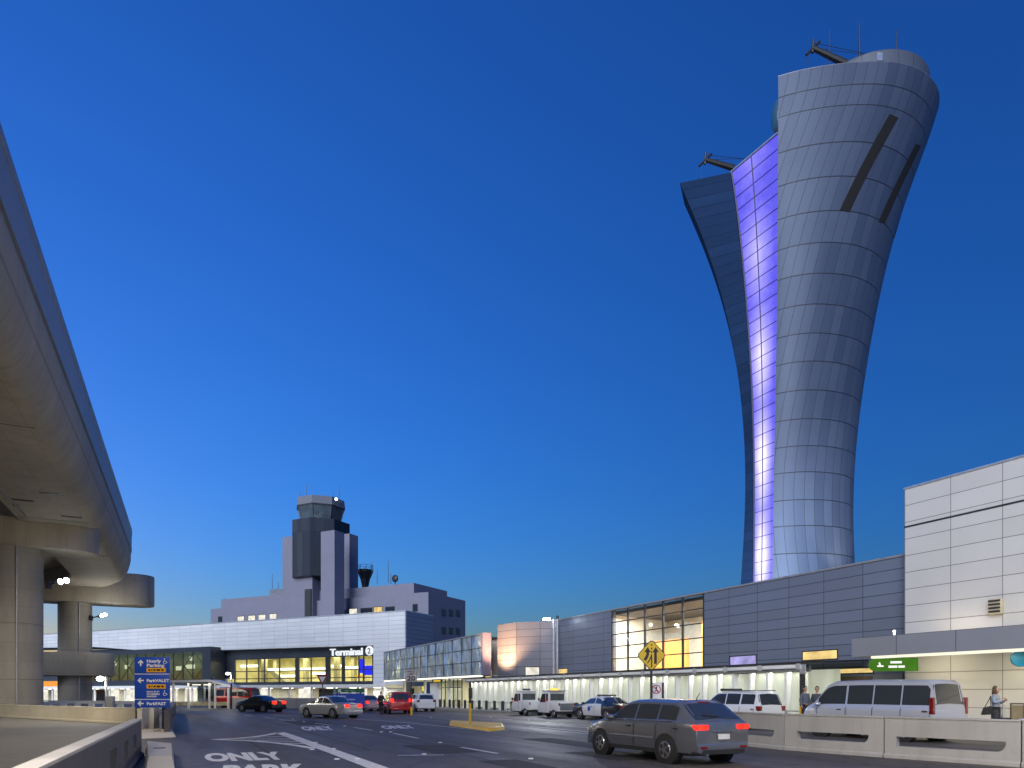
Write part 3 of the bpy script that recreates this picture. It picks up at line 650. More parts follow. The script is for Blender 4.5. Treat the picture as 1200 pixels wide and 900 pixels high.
# glass strip, lit from inside
mp_, nt, bs = nodes('violet_glass'); tcg = N(nt, 'ShaderNodeTexCoord'); sp = N(nt, 'ShaderNodeSeparateXYZ'); nt.links.new(tcg.outputs['UV'], sp.inputs[0])
U, V = sp.outputs[0], sp.outputs[1]
glow_v = math_(nt, 'ABSOLUTE', math_(nt, 'SUBTRACT', math_(nt, 'FRACT', math_(nt, 'DIVIDE', V, 10.5)), .5))     # glow painted brighter at even heights, as though fittings stood behind
glow_u = math_(nt, 'ABSOLUTE', math_(nt, 'SUBTRACT', U, .42))
near = math_(nt, 'MULTIPLY', ramp(nt, glow_u, 0, .5, 1, .15), ramp(nt, glow_v, .02, .5, 1, .35))
low = ramp(nt, V, 22, 54, 1., .25)
k_ = math_(nt, 'MULTIPLY', near, low); k_ = math_(nt, 'ADD', math_(nt, 'MULTIPLY', k_, .85), math_(nt, 'MULTIPLY', noise(nt, tcg.outputs['Object'], 1.3, 3), .12))
nt.links.new(mixc(nt, ramp(nt, k_, .1, .70), (.10, .075, .80), (.78, .70, 1.)), bs.inputs['Emission Color']); nt.links.new(ramp(nt, k_, 0, .9, .80 * LK, 1.9 * LK), bs.inputs['Emission Strength'])
bs.inputs['Base Color'].default_value = (.05, .05, .12, 1); bs.inputs['Roughness'].default_value = .12
b = MB(tower); gl, uv = [], []
for i, z in enumerate(zs):
    a, c = Vector(glassL[i]), Vector(glassR[i]); row = [a.lerp(c, t) for t in np.linspace(0.0, 1, 7)]; gl.append(row); uv += [(t, z) for t in np.linspace(0, 1, 7)]
b.grid(gl); gs_ = b.build('glass_strip', mp_, tower, uv=uv)
def glp(z, t):
    a = [float(np.interp(z, zs[::-1], [p[k] for p in glassL][::-1])) for k in range(3)]; c = [float(np.interp(z, zs[::-1], [p[k] for p in glassR][::-1])) for k in range(3)]
    return Vector(a).lerp(Vector(c), t)
b = MB(tower); z = 56.3; nrm = Vector((-.75, -.66, 0))
while z > 8:
    p, q = glp(z, 0) + nrm * .05, glp(z, 1) + nrm * .05; b.tube([p, q], .035, 4); z -= 1.32
for t in (0.01, .45): b.tube([glp(z, t) + nrm * .05 for z in np.linspace(56.3, 6, 40)], .06 if t > .1 else .12, 5)
b.build('glazing_bars', plain('bar_indigo', (.03, .03, .09), .4), gs_)
b = MB(tower); b.tube([glp(56.4, 0) + nrm * .03, glp(56.4, 1) + nrm * .03], .12, 6); b.build('head_rail', M['alu'], gs_)
# dark slot windows on the shell
G = []
for z in np.linspace(40, 60, 161):
    for i, (x, y) in enumerate(section(z)):
        G.append((CX + F * x / y, HV - F * (z - EYE) / y, i, z))
G = np.array(G)
def onshell(u, v):
    m = G[G[:, 2] < 47.5]; d = (m[:, 0] - u) ** 2 + (m[:, 1] - v) ** 2; o = np.argsort(d)[:6]; w = 1 / (d[o] + .05); return (m[o, 2] * w).sum() / w.sum(), (m[o, 3] * w).sum() / w.sum()
def shp(i, z, off):
    s_ = section(z, off); a = int(min(max(i, 0), len(s_) - 2)); f = max(0, i - a)
    return Vector((s_[a][0] * (1 - f) + s_[a + 1][0] * f, s_[a][1] * (1 - f) + s_[a + 1][1] * f, z))
for q in (((1043, 134), (1052, 138), (996, 249), (985.5, 247)), ((1072.5, 169), (1079, 171), (1037, 262), (1028.5, 260)), ((1058, 241), (1060.5, 243), (1047, 280), (1044, 280))):
    c4 = [onshell(*p) for p in q]
    rowsA, rowsB = [], []
    for k in range(15):
        t = k / 14; a = [c4[0][j] * (1 - t) + c4[3][j] * t for j in (0, 1)]; c = [c4[1][j] * (1 - t) + c4[2][j] * t for j in (0, 1)]
        rowsA.append([shp(a[0] * (1 - s) + c[0] * s, a[1] * (1 - s) + c[1] * s, .03) for s in (0, .33, .66, 1)])
    b = MB(tower); b.grid(rowsA); b.build('slot_window', plain('slot_dark', (.006, .006, .007), .9, var=0), tower)
# masts, jib cranes, dome
def mast_at(u, v0, v1, Y, r=.05):
    p = at(u, v0, Y); q = at(u, v1, Y); b = MB(tower); b.cyl((p.x, p.y, q.z), (p.x, p.y, p.z), r, r * .6, 6); b.build('antenna', M['dark'], tower)
mast_at(972, 36, 78, 66.5, .07); mast_at(1007, 27, 66, 68, .09); mast_at(1050, 36, 62, 70, .08); mast_at(926, 82, 100, 67.5, .06)
def jib(u0, v0, u1, v1, u2, v2, Y):
    a, c, d = at(u0, v0, Y), at(u1, v1, Y), at(u2, v2, Y); b = MB(tower); b.cyl(c, a, .32, .22, 8); b.cyl(a + Vector((0, 0, -.5)), a + Vector((.1, 0, .8)), .12, .1, 6); b.cyl(a + Vector((-.6, 0, -.7)), a + Vector((.7, 0, .6)), .12, .12, 6)
    b.cyl(c, c + Vector((.6, 1, -1.2)), .4, .4, 8); j = b.build('jib', M['dark'], tower)
    b = MB(tower); b.cyl(a + Vector((0, 0, .5)), d, .025, .025, 5); b.cyl(a, d, .02, .02, 5); b.cyl(a + Vector((-.4, 0, -.4)), a + Vector((-.3, 0, -2.2)), .02, .02, 5); b.build('cable', M['dark'], j)
jib(952, 56, 992, 75, 1030, 66, 65.5); jib(826, 187, 860, 197, 872, 186, 72.5)
p = at(1030, 68, 65); b = MB(tower); b.box(p.x - .25, p.x + .25, p.y - .2, p.y + .2, p.z - .4, p.z + .35); b.build('camera_box', M['alu'], tower)
p = at(914.5, 137, 72); b = MB(tower); b.ball(p, (.95, .95, 1.9), 20, 12); b.build('dome', plain('dome_glass', (.03, .09, .15), .3), tower, smooth=60)
spot('tower_uplight', (22, 47, 8.6), (31.5, 69.5, 15), 44000, (.72, .86, 1), 62, .5, 1.)  # added spot with no fitting, brightens the lower half of the tower
spot('tower_uplight', (at(1010, 700, 66)), at(990, 600, 70), 2600, (1, .88, .62), 60, .3)

# ================================================================== OLD TOWER BUILDING
def B(root, F_, u0, u1, y0, y1, vt, um=None, z0=0):
    """box on plane local y0 between two pixel columns, its top read at row vt above column um"""
    x0, x1 = F_.on(u0, y0)[0], F_.on(u1, y0)[0]; z1 = F_.pt(um if um is not None else u1, vt, y0)[1]
    return x0, x1, y0, y1, z0, z1
yA = 126.
old = thing('office_tower', 'older blue-grey concrete office building with an octagonal control cab on its stepped tower', 'building', (TERM.on(400, yA)[0], yA, 0), TERM)
mo = panels('old_render', (.17, .175, .24), 7.5, 3.6, jw=.06, jcol=(.14, .145, .2), rough=.7, var=.03)
md = panels('old_dark_cladding', (.035, .042, .055), 1.6, 40, jw=.07, rough=.35, metal=.3, var=.1)
b = MB(old); b.box(*B(old, TERM, 247, 502, yA, 142, 693.7)); fb = b.build('wall', mo, old)
b = MB(old); x0, x1, y0, y1, z0, z1 = B(old, TERM, 259, 485, yA + 1, 141, 683); b.box(x0, x1, y0, y1, 20, z1); b.build('upper_storey', mo, old)
b = MB(old); b.box(*B(old, TERM, 331, 366, yA - 1.5, 134, 627, 350)); b.build('shaft', mo, old)
b = MB(old); b.box(*B(old, TERM, 376, 392, yA - 7, yA - 3.7, 621)); b.build('shaft', mo, old)
b = MB(old); x0, x1, y0, y1, z0, z1 = B(old, TERM, 398, 409.5, 128, 131.2, 625); b.box(x0, x1, y0, y1, z0, z1); b.build('shaft', mo, old)
b = MB(old); x0, x1, y0, y1, z0, z1 = B(old, TERM, 357, 364, yA - 1.9, 130, 690); b.box(x0, x1, y0, y1, z0, z1); b.build('recess', M['dark'], old)
# dark core, octagonal, pointed at its foot
cxo, _ = TERM.on(376, 130.); ztop = TERM.pt(375, 615, 130)[1]; zbot = TERM.pt(375, 680, 130)[1]
hw = 32. / F * TERM.on(376, 130)[1]; hcab = 27. / F * TERM.on(376, 130)[1]
def octa(r, sq=1.): return [(cxo + r * math.cos(R(22.5 + 45 * i)) * 1.08, 130. + sq * r * math.sin(R(22.5 + 45 * i)) * 1.08) for i in range(8)]
b = MB(old); b.grid([[(x, y, zbot - 1.2) for x, y in octa(hw * .3)], [(x, y, zbot) for x, y in octa(hw)], [(x, y, ztop) for x, y in octa(hw)], [(x, y, ztop) for x, y in octa(.1)]], closed=True); b.build('cab_base', md, old)
zc0, zc1, zc2, zc3 = ztop, TERM.pt(375, 603, 130)[1], TERM.pt(375, 598.5, 130)[1], TERM.pt(375, 588, 130)[1]
r0, r1, r2 = hcab * .80, hcab * .93, hcab * 1.0
b = MB(old); b.grid([[(x, y, zc0 + .02) for x, y in octa(r0)], [(x, y, zc2) for x, y in octa(r1)]], closed=True); cab = b.build('cab_glass', plain('cab_glazing', (.10, .14, .18), .08, metal=.4, var=.3, scale=.4), old)
for i in range(8): b = MB(old); b.tube([Vector((*octa(r0 * 1.005)[i], zc0)), Vector((*octa(r1 * 1.005)[i], zc2))], .12, 5); b.build('cab_post', M['dark'], cab)
b = MB(old); b.grid([[(x, y, zc0 + .6) for x, y in octa(r0 * .85)], [(x, y, zc0 + 1.0) for x, y in octa(r0 * .85)]], closed=True); b.build('cab_lights', glow('cab_light', (.7, .85, 1), .8, .6, .6), cab)
b = MB(old); b.grid([[(x, y, zc2) for x, y in octa(r1)], [(x, y, zc2 + .3) for x, y in octa(r2)], [(x, y, zc3) for x, y in octa(r2 * .96)], [(x, y, zc3 + .1) for x, y in octa(.1)]], closed=True); b.build('cab_roof', plain('cab_roof_grey', (.13, .14, .17), .5), old)
def oant(u, v0, v1, Y=None, r=.09, y=130.):
    x, Yd = TERM.on(u, y); z1 = EYE + (HV - v0) / F * Yd; z0 = EYE + (HV - v1) / F * Yd; b = MB(old); b.cyl((x, y, z0), (x, y, z1), r, r * .5, 5); b.build('antenna', M['dark'], old)
for u, v0, v1 in ((352, 576, 589), (359, 566, 589), (390.5, 577, 589), (397.5, 568, 589), (366, 584, 589), (400, 585, 589)): oant(u, v0, v1)
x, Yd = TERM.on(394, 127); z = EYE + (HV - 585) / F * Yd; b = MB(old); b.ball((x, 127, z), .35, 8, 6); b.build('beacon', glow('beacon_white', (1, 1, 1), 4), old)
# small second cab and roof gear
cx2 = TERM.on(428, 140)[0]; za, zb_ = TERM.pt(428, 679, 140)[1], TERM.pt(428, 668, 140)[1]; w2 = 9. / F * TERM.on(428, 140)[1]
b = MB(old); b.grid([[(cx2 + r * math.cos(R(45 * i)), 140 + r * math.sin(R(45 * i)), z) for i in range(8)] for r, z in ((w2 * .3, za - 3), (w2 * .62, za), (w2, zb_ - .6), (w2 * 1.05, zb_), (.1, zb_))], closed=True); c2 = b.build('second_cab', md, old)
b = MB(old); 
for i in range(8): b.cyl((cx2 + w2 * math.cos(R(45 * i)), 140 + w2 * math.sin(R(45 * i)), zb_), (cx2 + w2 * math.cos(R(45 * i)), 140 + w2 * math.sin(R(45 * i)), zb_ + 1.2), .06, .06, 4)
b.tube([Vector((cx2 + w2 * math.cos(R(45 * i)), 140 + w2 * math.sin(R(45 * i)), zb_ + 1.15)) for i in range(9)], .05, 4); b.build('railing', M['dark'], c2)
for u, v0, v1 in ((436, 658, 670), (442, 667, 684), (455, 656, 683), (458, 672, 684), (264, 700, 710), (261.5, 702, 710), (319, 672, 690), (326, 681, 690)): oant(u, v0, v1, y=134. if u > 400 else 127.5)
x, Yd = TERM.on(463, 134); z = EYE + (HV - 678) / F * Yd; b = MB(old); b.ball((x, 134, z), (.9, .5, .9), 10, 8); b.cyl((x, 134, z - 2.4), (x, 134, z), .12); b.build('dish', M['dark'], old)
x, Yd = TERM.on(317, 127.5); z = EYE + (HV - 691) / F * Yd; b = MB(old); b.box(x - .3, x + 5, 127.5, 130, z - 1.5, z); b.build('roof_box', M['greymetal'], old)
for u0, u1, v0, v1, m in ((278.5, 286, 722.5, 727.5, 'litwhite'), (291, 299, 721.5, 727, 'litwhite'), (303, 311, 720.5, 726.5, 'litwhite'), (316, 324, 719.5, 726, 'litwhite'), (256, 260, 723, 730, 'darkwin'),
                          (400, 407, 715, 720, 'darkwin'), (409.5, 418.5, 713.5, 720, 'litwhite'), (423, 436, 713, 720, 'darkwin'), (438.5, 448, 711.5, 718.5, 'litwarm'), (452, 462, 711.5, 718, 'darkwin'), (484, 489, 708.5, 716, 'darkwin')):
    strip_window(old, TERM, u0, u1, v0, v1, yA - .03, M[m], fr=.15)
# windows of the shaded right-hand end
xe = TERM.on(502, yA)[0]
for i, uu in enumerate((527, 533.5, 541)):
    for j, (va, vb) in enumerate(((714, 722), (735, 743))):
        y0 = 132.2 + i * 3.1; Yd = TERM.w(xe, y0)[1]
        z1, z0 = EYE + (HV - va - i * .6) / F * Yd, EYE + (HV - vb - i * .3) / F * Yd
        b = MB(old); b.box(xe - .02, xe + .06, y0 - .85, y0 + .85, z0, z1); w_ = b.build('window', M['dark'], old)
        b = MB(old); b.box(xe + .06, xe + .075, y0 - .72, y0 + .72, z0 + .12, z1 - .12); b.build('pane', M['darkwin'], w_)

# ================================================================== TERMINAL WITH THE WHITE BAND
yT = 79.1; Zt = TERM.pt(475, 716.3, yT)[1]
tm = thing('terminal_building', 'long white panelled terminal front with a lit window row and the word Terminal', 'building', (TERM.on(380, yT)[0], yT, 0), TERM)
xL, xR = TERM.on(-60, yT)[0], TERM.on(475, yT)[0]
mw = panels('white_cladding', (.66, .68, .72), 2.75, .62, ox=TERM.on(437, yT)[0] - OFF[tm.name].x, oz=Zt, jw=.05, jcol=(.36, .38, .42), rough=.42, metal=.15, var=.04)
zR = TERM.pt(440, 755.7, yT)[1]; xm = TERM.on(190, yT)[0]; zM = TERM.pt(190, 764, yT)[1]; x110 = TERM.on(110, yT)[0]; z110 = TERM.pt(110, 758, yT)[1]
xr1 = TERM.on(437.5, yT)[0]
b = MB(tm); b.prism([(xL, z110 + 1), (x110, z110), (xm, zM), (xr1, zR), (xr1, Zt), (xL, Zt)], yT, yT + 7); b.box(xr1, xR, yT, yT + 7.1, .15, Zt); b.build('white_band', mw, tm)
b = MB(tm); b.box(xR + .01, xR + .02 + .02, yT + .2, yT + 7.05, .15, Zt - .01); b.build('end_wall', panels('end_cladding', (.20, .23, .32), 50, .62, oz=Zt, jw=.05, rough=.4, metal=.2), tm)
b = MB(tm); b.box(xL, xR + .06, yT - .06, yT + 7.1, Zt, Zt + .15); b.build('coping', M['alu'], tm)
yr = yT + 1.2; rz0 = .15
a0, a1 = TERM.on(275, yr)[0], TERM.on(437.5, yr)[0]; zs0, zs1 = TERM.pt(360, 804, yr)[1], TERM.pt(360, 770.5, yr)[1]
mdk = panels('dark_recess', (.045, .055, .075), 2.75, 40, jw=.04, rough=.35, metal=.3)
b = MB(tm); b.box(xL, a0, yr, yr + .3, 4.0, zM + 1); b.box(a0, a1, yr, yr + .3, zs1, zR + .3); b.box(a0, a1, yr + .01, yr + .3, 3.4, zs0); b.build('recessed_wall', mdk, tm)
win = None; b = MB(tm)
bars = [275, 289, 303, 310, 327.5, 346.5, 350, 364.5, 382, 386.5, 401, 403.5, 420.5, 426, 437]
for u in bars:
    x = TERM.on(u, yr)[0]; b.box(x - .09, x + .09, yr - .05, yr + .12, zs0, zs1)
for j in range(4): z = zs0 + (zs1 - zs0) * (0, .28, .55, 1)[j]; b.box(a0, a1, yr - .04, yr + .1, z - .07, z + .07)
for u0, u1 in ((346.5, 350), (382, 386.5), (401, 403.5)): b.box(TERM.on(u0, yr)[0], TERM.on(u1, yr)[0], yr - .03, yr + .08, zs0, zs1)
win = b.build('window', M['dark'], tm)
b = MB(tm); b.quad((a0, yr + .05, zs0), (a1, yr + .05, zs0), (a1, yr + .05, zs1), (a0, yr + .05, zs1)); b.build('pane', M['win'], win)
# hall behind the window
Dh = 9.; b = MB(tm)
b.quad((a0 - 3, yr + Dh, 3.4), (a1 + 3, yr + Dh, 3.4), (a1 + 3, yr + Dh, zs1 + .4), (a0 - 3, yr + Dh, zs1 + .4)); b.quad((a0 - 3, yr + .35, zs0 - .1), (a1 + 3, yr + .35, zs0 - .1), (a1 + 3, yr + Dh, zs0 - .1), (a0 - 3, yr + Dh, zs0 - .1))
b.quad((a0 - 3, yr + .35, zs1 + .38), (a1 + 3, yr + .35, zs1 + .38), (a1 + 3, yr + Dh, zs1 + .38), (a0 - 3, yr + Dh, zs1 + .38)); b.quad((a0 - 2, yr + .35, 3.4), (a0 - 2, yr + Dh, 3.4), (a0 - 2, yr + Dh, zs1 + .4), (a0 - 2, yr + .35, zs1 + .4)); b.quad((a1 + 1, yr + .35, 3.4), (a1 + 1, yr + Dh, 3.4), (a1 + 1, yr + Dh, zs1 + .4), (a1 + 1, yr + .35, zs1 + .4))
b.build('hall', plain('hall_olive', (.62, .58, .34), .7, var=.25, scale=.5), tm)
b = MB(tm)
for k, (u0, u1, dz, dy) in enumerate(((277, 300, .75, 3), (312, 344, .62, 5), (328, 345, .35, 3.2), (352, 380, .6, 4), (366, 380, .42, 2.6), (388, 400, .7, 5), (405, 420, .62, 4))):
    b.box(TERM.on(u0, yr + dy)[0], TERM.on(u1, yr + dy)[0], yr + dy, yr + dy + .5, zs0 + (zs1 - zs0) * dz, zs0 + (zs1 - zs0) * dz + .35)
b.build('ceiling_light', glow('hall_strip', (1, .97, .75), 3.2), tm)
b = MB(tm)
for u, dy in ((284, 4), (308, 2.5), (322, 6), (357, 5), (393, 3), (413, 6)): x = TERM.on(u, yr + dy)[0]; b.box(x - .35, x + .35, yr + dy, yr + dy + .7, zs0 - .1, zs1 + .37)
b.prism([(TERM.on(313, yr + 3)[0], zs0 + 2.6), (TERM.on(335, yr + 3)[0], zs0 - .05), (TERM.on(342, yr + 3)[0], zs0 - .05), (TERM.on(320, yr + 3)[0], zs0 + 2.6)], yr + 3, yr + 4.2)
b.build('hall_column', plain('hall_dark', (.28, .26, .16), .6), tm)
b = MB(tm); b.box(TERM.on(421, yr + 1)[0], TERM.on(427, yr + 1)[0], yr + 1, yr + 1.1, zs0 + 1.9, zs0 + 4.0); b.box(TERM.on(427, yr + 1)[0], TERM.on(437, yr + 1)[0], yr + 1, yr + 1.1, zs0 + 1.6, zs0 + 3.0); b.build('screen', glow('hall_blue', (.02, .03, .9), 1.2), tm)
b = MB(tm); b.box(TERM.on(416, yr + 1.2)[0], TERM.on(428, yr + 1.2)[0], yr + 1.2, yr + 1.3, zs0 + 1.2, zs0 + 1.6); b.build('amber_band', glow('hall_amber', (1, .55, .05), .9), tm)
for i in range(4):
    x = a0 + (a1 - a0) * (i + .5) / 4; area('terminal_hall_lamp', (*TERM.w(x, yr + 3.5), zs1 + .2), 5, 620, (1, .93, .58), (0, 0, TERM.a), 4)
# fascia wording
xw0, xw1 = TERM.on(386, yT + .9)[0], TERM.on(424, yT + .9)[0]; zw0 = TERM.pt(405, 767.8, yT + .9)[1]; hw_ = TERM.pt(405, 759.5, yT + .9)[1] - zw0
msg = glow('sign_white_lit', (.9, .95, 1), 1.0)
lettering(tm, 'Terminal', msg, (xw0 + xw1) / 2, yT + 1.1, zw0, hw_, xw1 - xw0, 'wording', bold=.02, depth=.1)
xc, zc = TERM.pt(430.5, 762.5, yT + .9); rr = hw_ * .66; xc += .25; b = MB(tm)
b.prism([(xc + rr * math.cos(a), zc + rr * math.sin(a)) for a in np.linspace(0, 2 * math.pi, 28, endpoint=False)], yT + 1.0, yT + 1.15); rd = b.build('roundel', msg, tm)
lettering(tm, '2', M['dark'], xc, yT + .97, zc - rr * .62, rr * 1.2, None, 'numeral', bold=.01, depth=.02)
# green glazed bridge on the left
yb = yT - 2.; q0, q1 = TERM.on(100, yb)[0], TERM.on(246.5, yb)[0]; bz0, bz1 = TERM.pt(180, 797, yb)[1], TERM.pt(180, 766, yb)[1]
b = MB(tm); b.box(q0, q1, yb, yb + 3, bz0 - 1.0, bz0); b.box(q0, q1, yb, yb + 3, bz1, bz1 + .8); b.box(TERM.on(237, yb)[0], q1, yb + .01, yb + 2.99, bz0, bz1); br_ = b.build('glazed_bridge', mdk, tm)
b = MB(tm)
nb = 13
for i in range(nb + 1):
    x = q0 + (TERM.on(237, yb)[0] - q0) * i / nb; b.box(x - .06, x + .06, yb + .05, yb + .2, bz0, bz1)
for i in range(0, nb, 2):
    xA = q0 + (TERM.on(237, yb)[0] - q0) * i / nb; xB = q0 + (TERM.on(237, yb)[0] - q0) * (i + 2) / nb
    b.cyl((xA, yb + .4, bz0), (xB, yb + .4, bz1), .1, .1, 6); b.cyl((xA, yb + .4, bz1), (xB, yb + .4, bz0), .1, .1, 6)
b.build('bridge_bracing', M['dark'], br_)
b = MB(tm); b.quad((q0, yb + .1, bz0), (TERM.on(237, yb)[0], yb + .1, bz0), (TERM.on(237, yb)[0], yb + .1, bz1), (q0, yb + .1, bz1)); b.build('bridge_glass', glass('bridge_tint', (.50, .58, .50), .06), br_)
mbk = plain('bridge_inner', (.22, .23, .15), .6, var=.7, scale=.35)
b = MB(tm); b.quad((q0, yb + 2.9, bz0), (TERM.on(237, yb)[0], yb + 2.9, bz0), (TERM.on(237, yb)[0], yb + 2.9, bz1), (q0, yb + 2.9, bz1)); b.build('bridge_inner_wall', mbk, br_)
b = MB(tm)
for u0, u1, f_ in ((130, 136, .7), (146, 151, .55), (206, 212, .45), (217, 228, .5), (222, 226, .8), (168, 173, .6)): 
    zz = bz0 + (bz1 - bz0) * f_; b.box(TERM.on(u0, yb + 2)[0], TERM.on(u1, yb + 2)[0], yb + 2, yb + 2.1, zz - .35, zz + .35)
b.build('bridge_light', glow('bridge_lamp', (1, .97, .75), 1.6), br_)
for u in (140, 180, 222): area('bridge_lamp', (*TERM.w(TERM.on(u, yb + 1.5)[0], yb + 1.5), bz1 - .1), 6, 70, (.95, 1, .75), (0, 0, TERM.a), 1.5)
# ground floor under the canopy
yc = yT - 4.5; c0, c1 = TERM.on(-40, yc)[0], TERM.on(452, yc)[0]; cz = TERM.pt(360, 806, yc)[1]
b = MB(tm); b.box(c0, c1, yc, yT + 1.1, cz, cz + .45); cn = b.build('kerb_canopy', M['white'], tm)
for i in range(int((c1 - c0) / 4.2)):
    x = c1 - 1 - i * 4.2; b = MB(tm); b.cyl((x, yc + .6, .15), (x, yc + .6, cz), .17, .17, 12); b.build('canopy_column', M['white'], cn, smooth=40)
    b = MB(tm); b.box(x - 1.6, x - .3, yc + .7, yc + 1.6, cz - .07, cz - .01); b.build('canopy_light', glow('kerb_strip', (1, .96, .8), 4), cn)
b = MB(tm); b.box(c0, c1 + 2, yT + 1.2, yT + 1.4, .15, cz + .2); gw_ = b.build('ground_floor_wall', plain('gf_cream', (.55, .52, .42), .6, var=.35, scale=.4), tm)
random.seed(3); x = c0 + 1
while x < c1 - 2:
    w = random.uniform(1.2, 3.2); b = MB(tm); b.box(x, x + w, yT + 1.1, yT + 1.2, .2, 2.3); d_ = b.build('shopfront', random.choice([M['darkwin'], M['litwhite'], M['darkwin'], M['litwhite'], plain('counter', (.4, .4, .36))]), tm); x += w + random.uniform(.6, 2.4)
for i in range(7):
    x = c1 - 5 - i * 9.5; area('kerb_lamp', (*TERM.w(x, yT - 1.5), cz - .15), 6, 230, (1, .95, .76), (0, 0, TERM.a), 2)
# ================================================================== OVERPASS
K = 1.6
ye, yk, ys = -5.14, -6.35, -10.55            # outer edge, soffit crease, recess step (local y)
zsf, zlo, ztp = EYE + 7.65 * K, EYE + 9.2 * K, EYE + 10.8 * K
xB = lambda s: -s                            # s = distance along the road away from the camera
ov = thing('overpass', 'big concrete road overpass overhead at the left, with a rounded edge and grey parapet', 'overpass', (-49.6, -11.5, 0), OVER)
prof = [(ye, ztp)] + [(ye, ztp - .35), (ye + .06, ztp - .4), (ye + .06, zlo + .42), (ye - .05, zlo + .4), (ye - .05, zlo + .12), (ye, zlo + .1)]
for a in np.linspace(0, math.pi / 2, 9)[1:]: prof.append((yk + (ye - yk) * math.cos(a), zlo - (zlo - zsf) * math.sin(a)))
prof += [(ys, zsf), (ys - .15, zsf + .1), (ys - .3, zsf + 1.6), (-15.5, zsf + 1.8), (-15.8, zsf), (-20, zsf), (-21, zlo), (-21, ztp), (-20.6, ztp), (-20.6, zlo + .5), (ye - .45, zlo + .5), (ye - .45, ztp)]
s_end = 82.; Rc = 22.
path = [(s, 0) for s in np.linspace(-25, s_end, 30)] + [(None, a) for a in np.linspace(0, math.pi / 2, 24)[1:]]
def place(n, z, st):
    s, a = st
    if s is not None: return (-s, n, z)
    cy = ye - Rc; r = n - cy                 # turns left about a centre beyond the inner edge
    return (-(s_end + r * math.sin(a)), cy + r * math.cos(a), z)
def sweep(pr, name, m, parent, sm=30, closed=True):
    b = MB(ov); b.grid([[place(n, z, st) for n, z in pr] for st in path], closed=closed); return b.build(name, m, parent, smooth=sm)
sweep(prof[7:] + [(ye - .45, zlo + .5), (ye - .02, zlo + .1)][1:], 'deck', M['deck'], ov)
sweep([(ye - .45, ztp), (ye - .45, zlo + .5), (ye - .05, zlo + .12), (ye - .05, zlo + .4), (ye + .06, zlo + .42), (ye + .06, ztp - .4), (ye + .1, ztp - .36), (ye + .1, ztp)], 'parapet', plain('parapet_grey', (.24, .26, .31), .5, stain=.3), ov)
# soffit hatches
for s, y in ((50, -7.4), (56, -7.1), (52.5, -9.3), (66, -8.2), (68, -7.3)): b = MB(ov); b.box(-s - .16, -s + .16, y - .6, y + .6, zsf - .03, zsf + .01); b.build('drain_slot', M['dark'], ov)
# soffit joints
for s in (20, 38, 57.5, 71): b = MB(ov); b.box(-s - .03, -s + .03, ys + .05, yk + .1, zsf - .012, zsf + .01); b.build('soffit_joint', M['concrete_dark'], ov)
def capsule(y0, y1, s0, s1, z0, z1, name, m, parent, bev=.15):
    """cross beam with a half-round nose at y1"""
    r = (s1 - s0) / 2; c = (s0 + s1) / 2
    poly = [(-s0, y0), (-s1, y0)] + [(-c - r * math.cos(a), y1 - r + r * math.sin(a)) for a in np.linspace(0, math.pi, 14)]
    b = MB(ov); b.prism(poly[::-1], z0, z1, 'z'); return b.build(name, m, parent, bevel=bev)
c1 = OVER.l(-36.4, 49.6); c2 = OVER.l(-51.2, 80.)
s1_, s2_ = -c1[0], -c2[0]
capsule(-21, -5.9, s1_ - 1.7, s1_ + 1.7, EYE + 6.5 * K, zsf + .3, 'cross_beam', M['deck'], ov)
capsule(-21, -3.35, s2_ - 1.9, s2_ + 1.9, 12.15, EYE + 8.85 * K, 'cross_beam', M['deck'], ov)
ylow = c2[1] + 4.0
capsule(-24, ylow, s2_ - 2.2, s2_ + 2.0, 3.6, 6.3, 'lower_cross_beam', M['column'], ov)
for (x, y), r, zt in ((c1, 1.95, EYE + 6.5 * K), (c2, 1.72, 12.2)):
    b = MB(ov); b.cyl((x, y, 0), (x, y, zt), r, r, 40); col = b.build('column', M['column'], ov, smooth=40)
    b = MB(ov)
    for z in (2.6, 6.6): b.add([(x + (r + .004) * math.cos(t), y + (r + .004) * math.sin(t), z + dz) for dz in (0, .03) for t in np.linspace(0, 2 * math.pi, 40, endpoint=False)], [(i, (i + 1) % 40, (i + 1) % 40 + 40, i + 40) for i in range(40)])
    b.build('pour_joint', M['concrete_dark'], col, smooth=60)
# soffit luminaires added out of view to brighten apron, low walls and parking sign
for s, y in ((17, -8.6), (25, -8.6)):
    b = MB(ov); b.box(-s - .5, -s + .5, y - .25, y + .25, zsf - .14, zsf - .002); lu = b.build('added_luminaire', M['greymetal'], ov)
    b = MB(ov); b.box(-s - .45, -s + .45, y - .2, y + .2, zsf - .16, zsf - .141); b.build('lamp_lens', M['lampon'], lu)
    X, Y = OVER.w(-s, y); spot('added_soffit_light', (X, Y, zsf - .25), (X - 3, Y + 14, 0), 2300, (1, .82, .54), 110, .4)
X, Y = OVER.w(-25, -8.6); spot('added_soffit_light', (X, Y, zsf - .25), (-29, 43.5, 1), 26000, (1, .87, .64), 44, .3, 1.)  # second added beam from that fitting, brightens the low pale wall
X, Y = OVER.w(-21, -10.); point('added_soffit_light', (X, Y, zsf - 3.2), 650, (1, .86, .62), .3)  # added point light without a fitting, brightens the soffit
